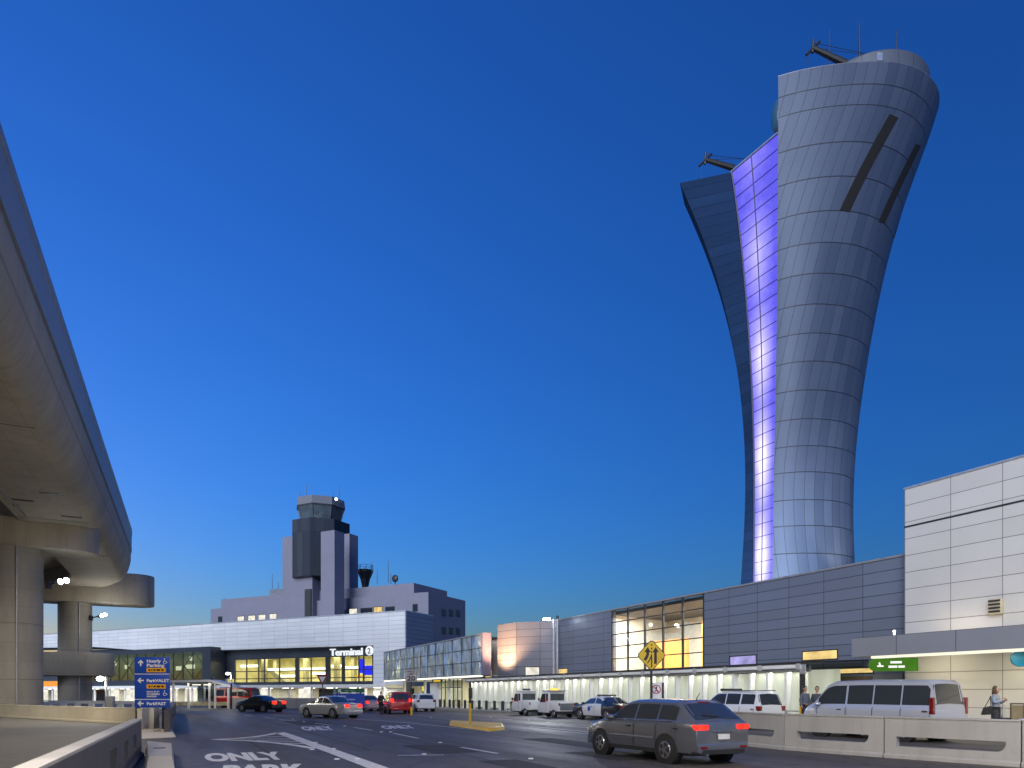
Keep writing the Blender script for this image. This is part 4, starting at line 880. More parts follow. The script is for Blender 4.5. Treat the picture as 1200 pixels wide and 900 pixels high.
# unseen parking garage added beyond the overpass to shade it from the evening sky
gar = thing('unseen_garage', 'unseen open-decked concrete parking garage added beyond the overpass to shade it', 'building', (-20, -27, 0), OVER)
for k in range(5):
    b = MB(gar); b.box(-78, 40, -52, -27, 3.6 * k + 2.6, 3.6 * k + 3.9); b.build('floor', M['concrete'], gar)
for i in range(16): b = MB(gar); b.box(-78 + i * 7.8, -77.2 + i * 7.8, -28, -27.2, 0, 18); b.build('pillar', M['concrete'], gar)
b = MB(gar); b.box(-78, 40, -52.5, -52, 0, 19); b.build('rear_wall', M['concrete'], gar)
# conduit along the soffit, drain pipes down the columns
b = MB(ov); b.tube([Vector((-s, -9.9, zsf - .07)) for s in (-20, 30, 57)], .06, 6)
for s in (6, 14, 22, 30, 38, 46, 54): b.box(-s - .06, -s + .06, -10.05, -9.75, zsf - .1, zsf + .01)
b.build('conduit', M['greymetal'], ov)
for (x, y), r, zt in ((c1, 1.95, EYE + 6.5 * K), (c2, 1.72, 12.2)):
    a = R(20); X, Y = x + (r + .07) * math.cos(a), y + (r + .07) * math.sin(a); b = MB(ov); b.cyl((X, Y, 0), (X, Y, zt), .07, .07, 10)
    for z in np.arange(1.5, zt, 2.4): b.cyl((X, Y, z), (X, Y, z + .08), .1, .1, 10)
    b.build('drain_pipe', M['steel'], ov, smooth=40)
# floodlights on the columns
def flood(label, tip, base, aim, power):
    d = (Vector(tip) - Vector(base)); o = thing('floodlight', label, 'floodlight', base, CAMF); OFF[o.name] = Vector(base)
    b = MB(o); b.cyl(base, base + d * .62, .07, .07, 8); b.box(base.x - .12, base.x + .1, base.y - .2, base.y + .2, base.z - .3, base.z + .25); b.build('bracket', M['dark'], o)
    for k in (-1, 1):
        p = base + d * .7 + Vector((0, k * .32, .1 * k)); q = p + d * .3
        b = MB(o); b.cyl(p, q, .14, .22, 14); h = b.build('lamp_head', M['greymetal'], o, smooth=40)
        b = MB(o); b.ball(q + d * .01, .19, 12, 8); b.build('lamp_lens', M['lampcool'], h)
    spot('flood_lamp', Vector(tip) + Vector((.5, -.4, 0)), aim, power, (1, .92, .76), 118, .3)
flood('lit floodlight bracketed on the nearer overpass column', at(74, 681, 49.4), at(57, 685, 49.6), (-25, 39, 0), 2600)
flood('lit floodlight bracketed on the farther overpass column', at(121, 721, 79.4), at(107, 724, 79.8), (-42, 68, 0), 2600)
point('flood_spill', at(80, 690, 46.5), 70, (1, .93, .8), .5); point('flood_spill', at(128, 724, 77), 420, (1, .93, .8), .5)

# ================================================================== CONCRETE BARRIERS
def slot_poly(x0, x1, z0, z1, round_left=False, n=6):
    r = (z1 - z0) * .8
    p = [(x0, z0), (x1 - r, z0)] + [(x1 - r + r * math.sin(a), z0 + r - r * math.cos(a)) for a in np.linspace(0, math.pi / 2, n)[1:]] + [(x1, z1)] + [(x0, z1)]
    return p
def plate(outer, holes, y0, y1, bev=.015):
    """a plate with holes, filled in the x-z plane and given thickness"""
    bm = bmesh.new(); loops = []
    for poly in [outer] + holes:
        vs = [bm.verts.new((p[0], 0, p[1])) for p in poly]; loops.append([bm.edges.new((vs[i], vs[(i + 1) % len(vs)])) for i in range(len(vs))])
    bmesh.ops.triangle_fill(bm, edges=[e for l in loops for e in l], use_beauty=True)
    fs = list(bm.faces); r = bmesh.ops.extrude_face_region(bm, geom=fs)
    for v in r['geom']:
        if isinstance(v, bmesh.types.BMVert): v.co.y = y1
    for v in bm.verts:
        if v.co.y == 0: v.co.y = y0
    bmesh.ops.recalc_face_normals(bm, faces=bm.faces); me = bpy.data.meshes.new('plate'); bm.to_mesh(me); bm.free(); return me
def barrier(label, pa, pb, h=1.07, slots=((.18, .78, .28, .50),), m=None, foot=True, group=None, thick=.2, capm=None):
    A_, B_ = Vector((*pa, 0)), Vector((*pb, 0)); L = (B_ - A_).length; a = math.atan2(B_.y - A_.y, B_.x - A_.x)
    o = thing('concrete_barrier', label, 'barrier', A_, CAMF, group, rot=a); OFF[o.name] = Vector((0, 0, 0))
    holes = [slot_poly(x0 * L, x1 * L, z0 * h, z1 * h) for x0, x1, z0, z1 in slots]
    me = plate([(.015, .12), (L - .015, .12), (L - .015, h), (.015, h)], holes, 0, thick)
    w = mesh_obj('wall', me, m or M['concrete'], o)
    b = MB(o); b.prism([(-.06, 0), (thick + .06, 0), (thick + .06, .08), (thick + .01, .118), (-.01, .118), (-.06, .08)], .015, L - .015, 'x'); b.build('foot', m or M['concrete'], o)
    b = MB(o); b.box(.015, L - .015, -.02, thick + .02, h + .002, h + .05); b.build('cap', capm or m or M['concrete'], o, bevel=.015)
    return o
pts = []
for u, v in ((843, 871), (919, 878.8), (1036, 887.6), (1197, 899.0)): pts.append(gnd(u, v).xy)
d_ = (pts[3] - pts[2]); pts.append(pts[3] + d_ * 1.0)
S2 = ((.14, .86, .34, .56),)
barrier('concrete barrier length with a slot, farthest of the row, beside the grey moving car', pts[0], pts[1], 1.0, S2)
barrier('slotted concrete barrier length below the middle of the silver van', pts[1], pts[2], 1.0, S2)
barrier('slotted concrete barrier length near the bottom right corner, below the woman', pts[2], pts[3], 1.0, ((.10, .90, .30, .55),))
barrier('concrete barrier length cut off by the right edge of the photo', pts[3], pts[4], 1.0, S2)
# a second line a little behind, seen through the slots
b0, b1 = Vector(pts[1]) + Vector((1.5, 1.1)), Vector(pts[3]) + Vector((1.9, 1.1))
# left: nearest barrier with lit slots
L0_, L1_ = Vector((-2.6, 2.5)), gnd(166, 886).xy
lb = barrier('long concrete barrier, shade painted on its side, at the bottom left with three slots', L0_, L1_, .93, ((.58, .64, .33, .72), (.72, .775, .33, .72), (.85, .90, .33, .72)), M['concrete_dark'], thick=.18, capm=M['concrete'])  # side's shade is put into its dark concrete; cap stays paler
# low plinth at its end and the second length beyond the gap
def plinth(label, poly, h, m):
    o = thing('concrete_plinth', label, 'barrier', (poly[0].x, poly[0].y, 0), CAMF); OFF[o.name] = Vector((poly[0].x, poly[0].y, 0))
    n = len(poly); c = sum(poly, Vector((0, 0))) / n; b = MB(o); top = [p.lerp(c, .16) for p in poly]
    b.grid([[(p.x, p.y, 0) for p in poly], [(p.x, p.y, h * .3) for p in poly], [(p.x, p.y, h) for p in top]], closed=True); b.add([(p.x, p.y, h) for p in top], [tuple(range(n))]); b.build('block', m, o, bevel=.03)
    b = MB(o); cc = c; b.cyl((cc.x, cc.y, h), (cc.x, cc.y, h + .012), .14, .14, 16); b.build('cover', M['dark'], o); return o
def g2(u, v, z=0): return gnd(u, v, z).xy
plinth('low pale concrete plinth at the foot of the dark barrier, bottom left', [g2(171, 906), g2(205, 906), g2(203, 884), g2(170, 880)], .32, M['concrete'])
plinth('small pale concrete kerb block behind the low plinth under the parking sign', [g2(164, 866), g2(206, 864), g2(203, 858), g2(164, 857)], .14, M['concrete_pale'])
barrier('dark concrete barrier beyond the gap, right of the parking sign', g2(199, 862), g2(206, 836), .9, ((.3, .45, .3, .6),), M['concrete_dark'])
o = barrier('pale upright concrete end piece behind the left post of the parking sign', g2(166, 858), g2(175, 857), .95, (), M['concrete_pale']); o = barrier('pale narrow concrete end piece between the two sign posts', g2(180, 857), g2(187, 856), .95, (), M['concrete_pale'])
o = barrier('long pale low concrete wall in front of the overpass columns', gnd(-90, 835).xy, gnd(160, 849).xy, .80, (), M['concrete_pale'])
o = barrier('low grey concrete wall in front of the terminal, behind the moving cars', gnd(272, 830.2).xy, gnd(424, 830.2).xy, 1.05, (), M['concrete'])
b_ = barrier('far white slotted concrete barrier seen past the overpass column', gnd(56, 830.6).xy, gnd(198, 831.8).xy, .80, tuple((.03 + .12 * i, .11 + .12 * i, .25, .7) for i in range(8)), M['white'])

# ================================================================== SIGNS AND LAMPS
Ys = 29.6; a_, c_ = at(158, 829.5, Ys), at(199, 769.5, Ys); W_, Hh = c_.x - a_.x, c_.z - a_.z
ps = thing('parking_sign', 'tall blue parking direction sign in three panels with white arrows', 'sign', (a_.x, Ys, 0)); OFF[ps.name] = Vector((a_.x, Ys, 0))
def S(px_, pz): return a_.x + px_ * W_, a_.z + pz * Hh       # 0..1 across, 0..1 up
for u in (161.5, 192.5):
    p = at(u, 812, Ys + .12); b = MB(ps); b.box(p.x - .07, p.x + .07, Ys + .05, Ys + .2, 0, a_.z + Hh * .9); b.build('post', M['dark'], ps)
b = MB(ps); cuts = (0, .165, .66, 1)
for z0, z1 in zip(cuts[:-1], cuts[1:]):
    b = MB(ps); b.box(a_.x, a_.x + W_, Ys - .03, Ys + .04, a_.z + Hh * z0 + .015, a_.z + Hh * z1 - .015); b.build('panel', M['blue'], ps, bevel=.01)
b = MB(ps)
for z in cuts[1:3]: b.box(a_.x, a_.x + W_, Ys - .02, Ys + .03, a_.z + Hh * z - .014, a_.z + Hh * z + .014)
b.build('divider', M['signwhite'], ps)
def txt(s, x0, z0, cap, w, m='signwhite', al='LEFT', bold=.03): 
    x, z = S(x0, z0); return lettering(ps, s, M[m], x, Ys - .036, z, cap * Hh, w * W_ if w else None, 'lettering', al, bold, .004)
txt('Hourly', .35, .885, .062, .40); txt('Parking', .35, .80, .062, .50); txt('ParkVALET', .35, .505, .058, .64); txt('ParkFAST', .35, .055, .058, .55)
txt('MAX 8\'-2"', .35, .30, .030, .36); txt('ACCESSIBLE', .35, .255, .030, .38); txt('PARKING', .35, .21, .030, .28)
for z in (.695, .375):
    x0, z0 = S(.35, z); b = MB(ps); b.box(x0, x0 + W_ * .55, Ys - .045, Ys - .03, z0, z0 + Hh * .085); yb_ = b.build('yellow_band', M['orange'], ps)
    b = MB(ps); 
    for k, w in ((.06, .05), (.14, .03), (.20, .06), (.29, .10), (.42, .07)): b.box(x0 + W_ * k, x0 + W_ * (k + w), Ys - .052, Ys - .0455, z0 + Hh * .025, z0 + Hh * .06)
    b.build('band_wording', M['signblack'], yb_)
def arrow(cx, cz, ang, r, root, m, y):
    P = [(0, 1), (.85, .1), (.6, -.15), (.2, .25), (.2, -.9), (-.2, -.9), (-.2, .25), (-.6, -.15), (-.85, .1)]
    c, s = math.cos(ang), math.sin(ang); b = MB(root); b.prism([(cx + r * (p[0] * c - p[1] * s), cz + r * (p[0] * s + p[1] * c)) for p in P][::-1], y - .008, y, 'y'); return b.build('arrow', m, root)
for pz, an in ((.875, 0), (.535, math.pi / 2), (.085, math.pi / 2)):
    x, z = S(.18, pz); arrow(x, z, an, .095 * W_, ps, M['signwhite'], Ys - .032)
for px_, pz in ((.87, .905), (.87, .285)):             # access symbol
    x, z = S(px_, pz); r = .045 * W_; b = MB(ps)
    b.tube([Vector((x + r * math.cos(t), Ys - .036, z - r * .5 + r * math.sin(t))) for t in np.linspace(.6, -4.2, 14)], .012, 4); b.tube([Vector((x - r * .2, Ys - .036, z + r * 1.3)), Vector((x, Ys - .036, z)), Vector((x + r, Ys - .036, z - r * .1)), Vector((x + r * 1.5, Ys - .036, z - r))], .014, 4); b.ball((x - r * .25, Ys - .036, z + r * 1.7), .022, 8, 6); b.build('access_symbol', M['signwhite'], ps)
# merge sign
Ym = 29.0; c = at(763.5, 768, Ym); g0 = Vector((c.x, Ym, 0)); rd = 19.0 / F * Ym
ms = thing('merge_sign', 'yellow diamond lane merging sign with two black arrows on a tall post', 'road sign', g0); OFF[ms.name] = g0.copy()
def diamond(r, rc=.1):
    P = []
    for k in range(4):
        a = math.pi / 2 * k; t = Vector((math.cos(a), math.sin(a))); q0 = Vector((math.cos(a - math.pi / 2), math.sin(a - math.pi / 2))); q1 = Vector((math.cos(a + math.pi / 2), math.sin(a + math.pi / 2)))
        for f in (q0, q1): P.append(t.lerp(f, rc) * r)
    return [(c.x + p.x * .92, c.z + p.y) for p in P]
b = MB(ms); b.prism(diamond(rd), Ym - .01, Ym + .01); b.build('border', M['signblack'], ms)
b = MB(ms); b.prism(diamond(rd * .93), Ym - .014, Ym - .0105); b.build('panel', M['signyellow'], ms)
b = MB(ms); b.box(c.x - .045, c.x + .045, Ym + .012, Ym + .09, 0, c.z + rd * .6); b.build('post', M['dark'], ms)
def stroke(root, pts, w, m, y, name='stroke'):
    P = [Vector((c.x + p[0] * rd, c.z + p[1] * rd)) for p in pts]; l, r = [], []
    for i, p in enumerate(P):
        d = (P[min(i + 1, len(P) - 1)] - P[max(i - 1, 0)]).normalized(); n = Vector((-d.y, d.x)) * w * rd / 2; l.append((p.x + n.x, y, p.y + n.y)); r.append((p.x - n.x, y, p.y - n.y))
    b = MB(root); b.grid([l, r]); return b, l
b, _ = stroke(ms, [(-.42, -.30), (-.30, -.10), (-.24, .05), (-.24, .22)], .17, None, Ym - .018); b.add([(c.x - .45 * rd, Ym - .018, c.z + .2 * rd), (c.x - .05 * rd, Ym - .018, c.z + .2 * rd), (c.x - .24 * rd, Ym - .018, c.z + .52 * rd)], [(0, 1, 2)]); b.build('arrow', M['signblack'], ms)
b, _ = stroke(ms, [(.24, -.52), (.24, .22)], .17, None, Ym - .018); b.add([(c.x + .06 * rd, Ym - .018, c.z + .2 * rd), (c.x + .45 * rd, Ym - .018, c.z + .2 * rd), (c.x + .25 * rd, Ym - .018, c.z + .52 * rd)], [(0, 1, 2)]); b.build('arrow', M['signblack'], ms)
b = MB(ms)
for pp in ([(0, -.75), (0, .02)], [(-.26, -.48), (-.12, -.28), (-.02, -.05), (0, .05)]): q, _ = stroke(ms, pp, .07, None, Ym - .018); b.add(q.v, q.f)
for z in (.2, .42, .64): b.box(c.x - .045 * rd, c.x + .045 * rd, Ym - .018, Ym - .015, c.z + (z - .05) * rd, c.z + (z + .05) * rd)
b.build('lane_line', M['signblack'], ms)
# no-walking sign on the same kerb, its own post
c3 = at(769, 809, Ym + .3); sr = thing('no_walking_sign', 'small white no walking sign on a post below the yellow diamond', 'road sign', (c3.x, c3.y, 0)); OFF[sr.name] = Vector((c3.x, c3.y, 0))
w, h = 13 / F * Ym, 18.5 / F * Ym; b = MB(sr); b.box(c3.x - w / 2, c3.x + w / 2, c3.y - .012, c3.y + .012, c3.z - h / 2, c3.z + h / 2); b.build('panel', M['signwhite'], sr)
b = MB(sr); b.box(c3.x + w / 2, c3.x + w / 2 + .1, c3.y - .01, c3.y + .01, c3.z - h / 2, c3.z + h / 2); b.box(c3.x - .04, c3.x + .04, c3.y + .02, c3.y + .1, 0, c3.z); b.build('post', M['dark'], sr)
b = MB(sr); ring = [(math.cos(t), math.sin(t)) for t in np.linspace(0, 2 * math.pi, 25)]; rr = w * .42
b.grid([[(c3.x + p[0] * rr, c3.y - .016, c3.z + h * .06 + p[1] * rr) for p in ring], [(c3.x + p[0] * rr * .8, c3.y - .016, c3.z + h * .06 + p[1] * rr) if False else (c3.x + p[0] * rr * .8, c3.y - .016, c3.z + h * .06 + p[1] * rr * .8) for p in ring]])
b.add([(c3.x - rr * .62, c3.y - .02, c3.z + h * .06 + rr * .5), (c3.x - rr * .5, c3.y - .02, c3.z + h * .06 + rr * .62), (c3.x + rr * .62, c3.y - .02, c3.z + h * .06 - rr * .5), (c3.x + rr * .5, c3.y - .02, c3.z + h * .06 - rr * .62)], [(0, 1, 2, 3)]); b.build('red_ring', M['signred'], sr)
b = MB(sr); z0 = c3.z + h * .06; b.ball((c3.x, c3.y - .014, z0 + rr * .5), (.035, .004, .035), 8, 6); b.box(c3.x - .03, c3.x + .03, c3.y - .015, c3.y - .0125, z0 - rr * .1, z0 + rr * .38); b.prism([(c3.x - .02, z0 - rr * .1), (c3.x + .02, z0 - rr * .1), (c3.x + .09, z0 - rr * .65), (c3.x + .05, z0 - rr * .65), (c3.x, z0 - rr * .25), (c3.x - .05, z0 - rr * .65), (c3.x - .09, z0 - rr * .65)][::-1], c3.y - .015, c3.y - .0125); b.build('walker_figure', M['signblack'], sr)
# speed limit sign
Yl = 50.5; c4 = at(481.8, 791.5, Yl); sl = thing('speed_limit_sign', 'white speed limit 20 sign on a post with a yellow foot', 'road sign', (c4.x, Yl, 0)); OFF[sl.name] = Vector((c4.x, Yl, 0))
w, h = 13.5 / F * Yl, 14.5 / F * Yl; b = MB(sl); b.box(c4.x - w / 2, c4.x + w / 2, Yl - .012, Yl + .012, c4.z - h / 2, c4.z + h / 2); pn = b.build('panel', plain('sign_dusky', (.52, .47, .47), .5), sl)
b = MB(sl)
for q in ((-.47, -.44, -.47, .47), (.44, .47, -.47, .47), (-.44, .44, -.47, -.44), (-.44, .44, .44, .47)): b.box(c4.x + q[0] * w, c4.x + q[1] * w, Yl - .016, Yl - .0125, c4.z + q[2] * h, c4.z + q[3] * h)
b.build('border', M['signblack'], sl)
lettering(sl, 'SPEED', M['signblack'], c4.x, Yl - .018, c4.z + h * .24, h * .15, w * .7, bold=.02); lettering(sl, 'LIMIT', M['signblack'], c4.x, Yl - .018, c4.z + h * .03, h * .15, w * .62, bold=.02); lettering(sl, '20', M['signblack'], c4.x, Yl - .018, c4.z - h * .40, h * .36, w * .72, bold=.03)
b = MB(sl); b.cyl((c4.x, Yl + .06, .6), (c4.x, Yl + .06, c4.z + h * .4), .05, .05, 8); b.build('post', M['dark'], sl); b = MB(sl); b.cyl((c4.x, Yl + .06, 0), (c4.x, Yl + .06, .6), .08, .08, 8); b.build('foot', M['yellow'], sl)
# yield sign
Yy = 58.; c5 = at(377.8, 796, Yy); sy = thing('yield_sign', 'small triangular yield sign on a thin post before the lit terminal windows', 'road sign', (c5.x, Yy, 0)); OFF[sy.name] = Vector((c5.x, Yy, 0))
r = 7.5 / F * Yy
for k, (s_, m, y) in enumerate(((1, 'signred', 0), (.55, 'signwhite', -.014))):
    b = MB(sy); b.prism([(c5.x, c5.z - r * s_), (c5.x + r * .95 * s_, c5.z + r * .75 * s_), (c5.x - r * .95 * s_, c5.z + r * .75 * s_)], Yy + y - .012, Yy + y + (.012 if k == 0 else -.001) * 1); b.build('panel' if k == 0 else 'centre', M[m] if k else plain('yield_dark_red', (.22, .015, .02), .5), sy)
b = MB(sy); b.cyl((c5.x, Yy + .06, 0), (c5.x, Yy + .06, c5.z + r * .5), .045, .045, 8); b.build('post', M['dark'], sy)
# blue and green direction board
Yb = 60.; a6, b6 = at(390, 828, Yb), at(427, 806.8, Yb); bd = thing('direction_board', 'wide blue direction board with a green top strip, behind the silver sedan', 'sign', (a6.x, Yb, 0)); OFF[bd.name] = Vector((a6.x, Yb, 0))
zg = at(400, 812.3, Yb).z
b = MB(bd); b.box(a6.x, b6.x, Yb, Yb + .1, a6.z, zg); b.build('panel', M['blue'], bd); b = MB(bd); b.box(a6.x, b6.x, Yb, Yb + .1, zg + .04, b6.z); b.build('top_panel', M['green'], bd)
b = MB(bd); b.box(a6.x + .3, a6.x + .45, Yb + .1, Yb + .2, 0, b6.z); b.box(b6.x - .45, b6.x - .3, Yb + .1, Yb + .2, 0, b6.z); b.build('post', M['dark'], bd)
for s_, u0, v1, cap, w_ in (('Parking', 396, 816.8, 2.1, 9), ('Rental Car Return', 399, 820.5, 2.0, 17), ('Terminal', 399, 824, 2.0, 9)):
    p = at(u0, v1, Yb); lettering(bd, s_, M['signwhite'], p.x, Yb - .01, p.z, cap / F * Yb, w_ / F * Yb, align='LEFT', bold=.02)
for u, v in ((392.3, 809.5), (392.3, 815.2)):
    p = at(u, v, Yb); arrow(p.x, p.z, R(45), .11, bd, M['signwhite'], Yb - .004)
p = at(398, 809.5, Yb); b = MB(bd); b.box(p.x - .13, p.x + .13, Yb - .012, Yb - .002, p.z - .13, p.z + .13); ic = b.build('plane_icon', M['signwhite'], bd)
b = MB(bd); b.prism([(p.x - .08, p.z - .06), (p.x + .08, p.z - .02), (p.x + .08, p.z + .04)], Yb - .016, Yb - .0125); b.build('plane_shape', M['green'], ic)
for u0, u1 in ((404, 408.5), (411, 416)): p = at(u0, 810.5, Yb); q = at(u1, 808.7, Yb); b = MB(bd); b.box(p.x, q.x, Yb - .012, Yb - .002, p.z, q.z); b.build('dim_wording', plain('sign_dim', (.12, .3, .22), .5), bd)
# yellow traffic island and post
isl = thing('traffic_island', 'wedge-shaped yellow painted kerb island on the road', 'traffic island', gnd(560, 852)); OFF[isl.name] = gnd(560, 852)
po = [gnd(526, 850.3).xy, gnd(573, 857.2).xy, gnd(592, 855.2).xy, gnd(589, 850.6).xy, gnd(527, 847.0).xy]; cc = sum(po, Vector((0, 0))) / 5
b = MB(isl); b.grid([[(p.x, p.y, 0) for p in po], [(p.lerp(cc, .03).x, p.lerp(cc, .03).y, .13) for p in po], [(p.lerp(cc, .08).x, p.lerp(cc, .08).y, .16) for p in po]], closed=True); b.add([(p.lerp(cc, .08).x, p.lerp(cc, .08).y, .16) for p in po], [tuple(range(5))]); b.build('kerb', M['yellow'], isl, bevel=.02)
gp = gnd(551, 852.4, .16); pp = thing('island_post', 'slim post standing on the yellow island, black above and yellow below', 'post', gp); OFF[pp.name] = Vector((gp.x, gp.y, 0))
b = MB(pp); b.cyl((gp.x, gp.y, .16), (gp.x, gp.y, 1.05), .055, .05, 10); b.build('lower_post', M['yellow'], pp); b = MB(pp); b.cyl((gp.x, gp.y, 1.05), (gp.x, gp.y, 1.95), .06, .055, 10); b.box(gp.x - .07, gp.x + .1, gp.y - .06, gp.y + .06, 1.25, 1.7); b.build('upper_post', M['dark'], pp)
b = MB(); g = gnd(412, 836.5); b.ball((0, 0, .12), .16, 10, 6); o = b.build('road_marker', M['yellow'], smooth=60, loc=(g.x, g.y, 0)); tag(o, 'small round yellow marker on the road behind the silver sedan', 'marker')
# street lamps
def small_lamp(label, u, vb, vt, side, box=True, wdark=.5):
    g = gnd(u, vb); Y = g.y; zt = EYE + (HV - vt) / F * Y; o = thing('street_lamp', label, 'street lamp', g); OFF[o.name] = Vector((g.x, g.y, 0)); zm = zt * wdark
    b = MB(o); b.cyl((g.x, Y, 0), (g.x, Y, zm), .09, .08, 10); b.build('lower_pole', M['dark'], o, smooth=40)
    b = MB(o); b.cyl((g.x, Y, zm), (g.x, Y, zt), .06, .05, 10); b.box(g.x - .04 + min(0, side * .42), g.x + .04 + max(0, side * .42), Y - .04, Y + .04, zt - .06, zt); b.build('pole', M['alu'], o)
    b = MB(o); b.ball((g.x + side * .36, Y, zt - .12), (.2, .2, .14), 12, 8); b.build('lamp_head', M['lampon'] if box else glow('lamp_soft', (1, .95, .85), 8), o, smooth=60)
    if box: b = MB(o); b.box(g.x + .02, g.x + .45, Y - .15, Y + .15, zm - .75, zm + .15); b.build('control_box', M['greymetal'], o, bevel=.03)
    point('street_lamp_light', (g.x + side * .36, Y - .1, zt - .45), 130 if box else 180, (1, .93, .78), .2)
small_lamp('short street lamp with a control box beside the parking sign', 124.5, 844.5, 793, -1)
small_lamp('tall thin street lamp beside the bus shelter', 271, 831, 788, -1, False, .7)
# roadside lamp posts added out of view to brighten the near road and barriers
def added_lamp_post(label, x, y, h, reach, aim, power):
    o = thing('street_lamp', label, 'street lamp', (x, y, 0)); OFF[o.name] = Vector((x, y, 0)); b = MB(o); b.cyl((x, y, 0), (x, y, h), .12, .08, 12); b.tube([Vector((x, y, h - .1)), Vector((x + reach * .5, y, h + .2)), Vector((x + reach, y, h + .25))], .05, 8); b.build('pole', M['alu'], o, smooth=40)
    b = MB(o); b.box(x + reach - .35, x + reach + .35, y - .16, y + .16, h + .14, h + .3); hd = b.build('lamp_head', M['greymetal'], o, bevel=.04)
    b = MB(o); b.box(x + reach - .28, x + reach + .28, y - .12, y + .12, h + .115, h + .138); b.build('lamp_lens', M['lampon'], hd); spot('street_lamp_light', (x + reach, y, h + .08), aim, power, (1, .91, .78), 140, .25)
added_lamp_post('added unseen lamp post over the near road, left of the view', -7., 3., 9.5, 2.4, (-2, 18, 0), 7500)
added_lamp_post('added unseen lamp post over the near road, right of the view', 11., 3., 9.5, -2.4, (3, 18, 0), 8000)
# bus shelter
Yh = 72.; s0, s1 = at(203, 812, Yh).x, at(262, 812, Yh).x; zt = at(203, 797.5, Yh).z
sh = thing('bus_shelter', 'pale framed glass bus shelter with a sloping roof before the dark terminal wall', 'shelter', (s0, Yh, 0)); OFF[sh.name] = Vector((s0, Yh, 0))
b = MB(sh); b.prism([(s0 - .2, zt), (s1 - 1.4, zt + .1), (s1 + .9, zt - .55), (s1 + .9, zt - .75), (s1 - 1.4, zt - .12), (s0 - .2, zt - .2)][::-1], Yh - .3, Yh + 2.4); b.build('roof', M['white'], sh)
for x in (s0, s0 + 1.6, s1 - 1.5, s1 - .9, s1 + .5): b = MB(sh); b.box(x - .09, x + .09, Yh - .05, Yh + .1, 0, zt - .2 if x < s1 - .5 else zt - .7); b.build('post', M['white'], sh)
b = MB(sh); b.box(s0 + 1.7, s1 - 1.6, Yh + 1.9, Yh + 1.93, .5, zt - .25); b.build('glass', M['winblue'], sh)
b = MB(sh); b.box(s0 + 1.7, s1 - 1.6, Yh, Yh + .1, zt - .62, zt - .28); sg = b.build('header_panel', M['signblack'], sh)
b = MB(sh); b.box(s0 + 2., s0 + 2.9, Yh - .012, Yh - .001, zt - .5, zt - .4); b.box(s0 + 3.2, s0 + 4., Yh - .012, Yh - .001, zt - .5, zt - .4); b.build('header_wording', M['signwhite'], sg)
b = MB(sh); b.box(s0 + 2, s1 - 2, Yh + 1.2, Yh + 1.6, .42, .5); b.build('bench', M['greymetal'], sh)
b = MB(sh); b.box(s0 + .1, s1 + .4, Yh + .3, Yh + .36, .3, .7); b.build('low_screen', plain('shelter_screen', (.5, .45, .28), .5, var=.4, scale=2), sh)
area('shelter_lamp', ((s0 + s1) / 2, Yh + 1, zt - .3), 3, 110, (1, .96, .75))
# ================================================================== VEHICLES
def paint(name, col, rough=.28, metal=.3): return plain(name, col, rough, metal, var=0, coat=.6)
def lerp(a, b, t): return a + (b - a) * t
class Car:
    """lengthwise x (front +), y left +; the skin comes from one section function"""
    def __init__(s, L, W, prof, belt, sill=.2, waist=None, tumble=.36, ends=(.80, .80)):
        s.L, s.W, s.prof, s.belt, s.sill, s.tumble, s.ends = L, W, prof, belt, sill, tumble, ends
    def top(s, x): return float(np.interp(x, [p[0] for p in s.prof], [p[1] for p in s.prof]))
    def half(s, x):
        t = x / (s.L / 2); e = s.ends[1] if t > 0 else s.ends[0]; a = abs(t)
        return s.W / 2 * (1 if a < .55 else 1 - (1 - e) * ((a - .55) / .45) ** 2.4)
    def sec(s, x):
        w = s.half(x); zt = s.top(x); zb = min(s.belt, zt - .015); h = max(0, zt - zb); k = abs(x) / (s.L / 2); sl = s.sill + (.06 if k > .92 else 0)
        wr = .95 * w - s.tumble * h * (w / (s.W / 2)); zs = max(zb + .012, zt - .07 * min(1, h / .2))
        zm = min(.5, (sl + zb) / 2)
        return [(0, sl), (.84 * w, sl), (.955 * w, sl + .07), (w, zm), (.985 * w, lerp(zm, zb, .75)), (.955 * w, zb), (.948 * w, zb + .008), (wr, zs), (.82 * wr, max(zs + .004, zt - .012)), (0, zt + .015)]
    def xs(s, n=44):
        base = list(np.linspace(-s.L / 2, s.L / 2, n)) + [p[0] for p in s.prof]; return sorted(set(round(x, 3) for x in base if abs(x) <= s.L / 2 + 1e-6))
    def shell(s):
        rows = []
        for x in s.xs():
            h = s.sec(x); rows.append([(x, y, z) for y, z in h] + [(x, -y, z) for y, z in h[-2:0:-1]])
        b = MB(); b.grid(rows, closed=True); n = len(rows[0]); b.f.append(tuple(range(n))); b.f.append(tuple(len(b.v) - n + i for i in range(n))); return b
    def side(s, x, f, sg, off=.008):
        q = s.sec(x); a, c = q[6], q[7]; return (x, sg * (lerp(a[0], c[0], f) + off), lerp(a[1], c[1], f) + .003)
    def over(s, x, f, off=.01):
        q = s.sec(x); wr, zs = q[7]; y = f * wr; a = abs(f)
        z = lerp(q[9][1], q[8][1], a / .82) if a < .82 else lerp(q[8][1], zs, (a - .82) / .18)
        return (x, y, z + off)
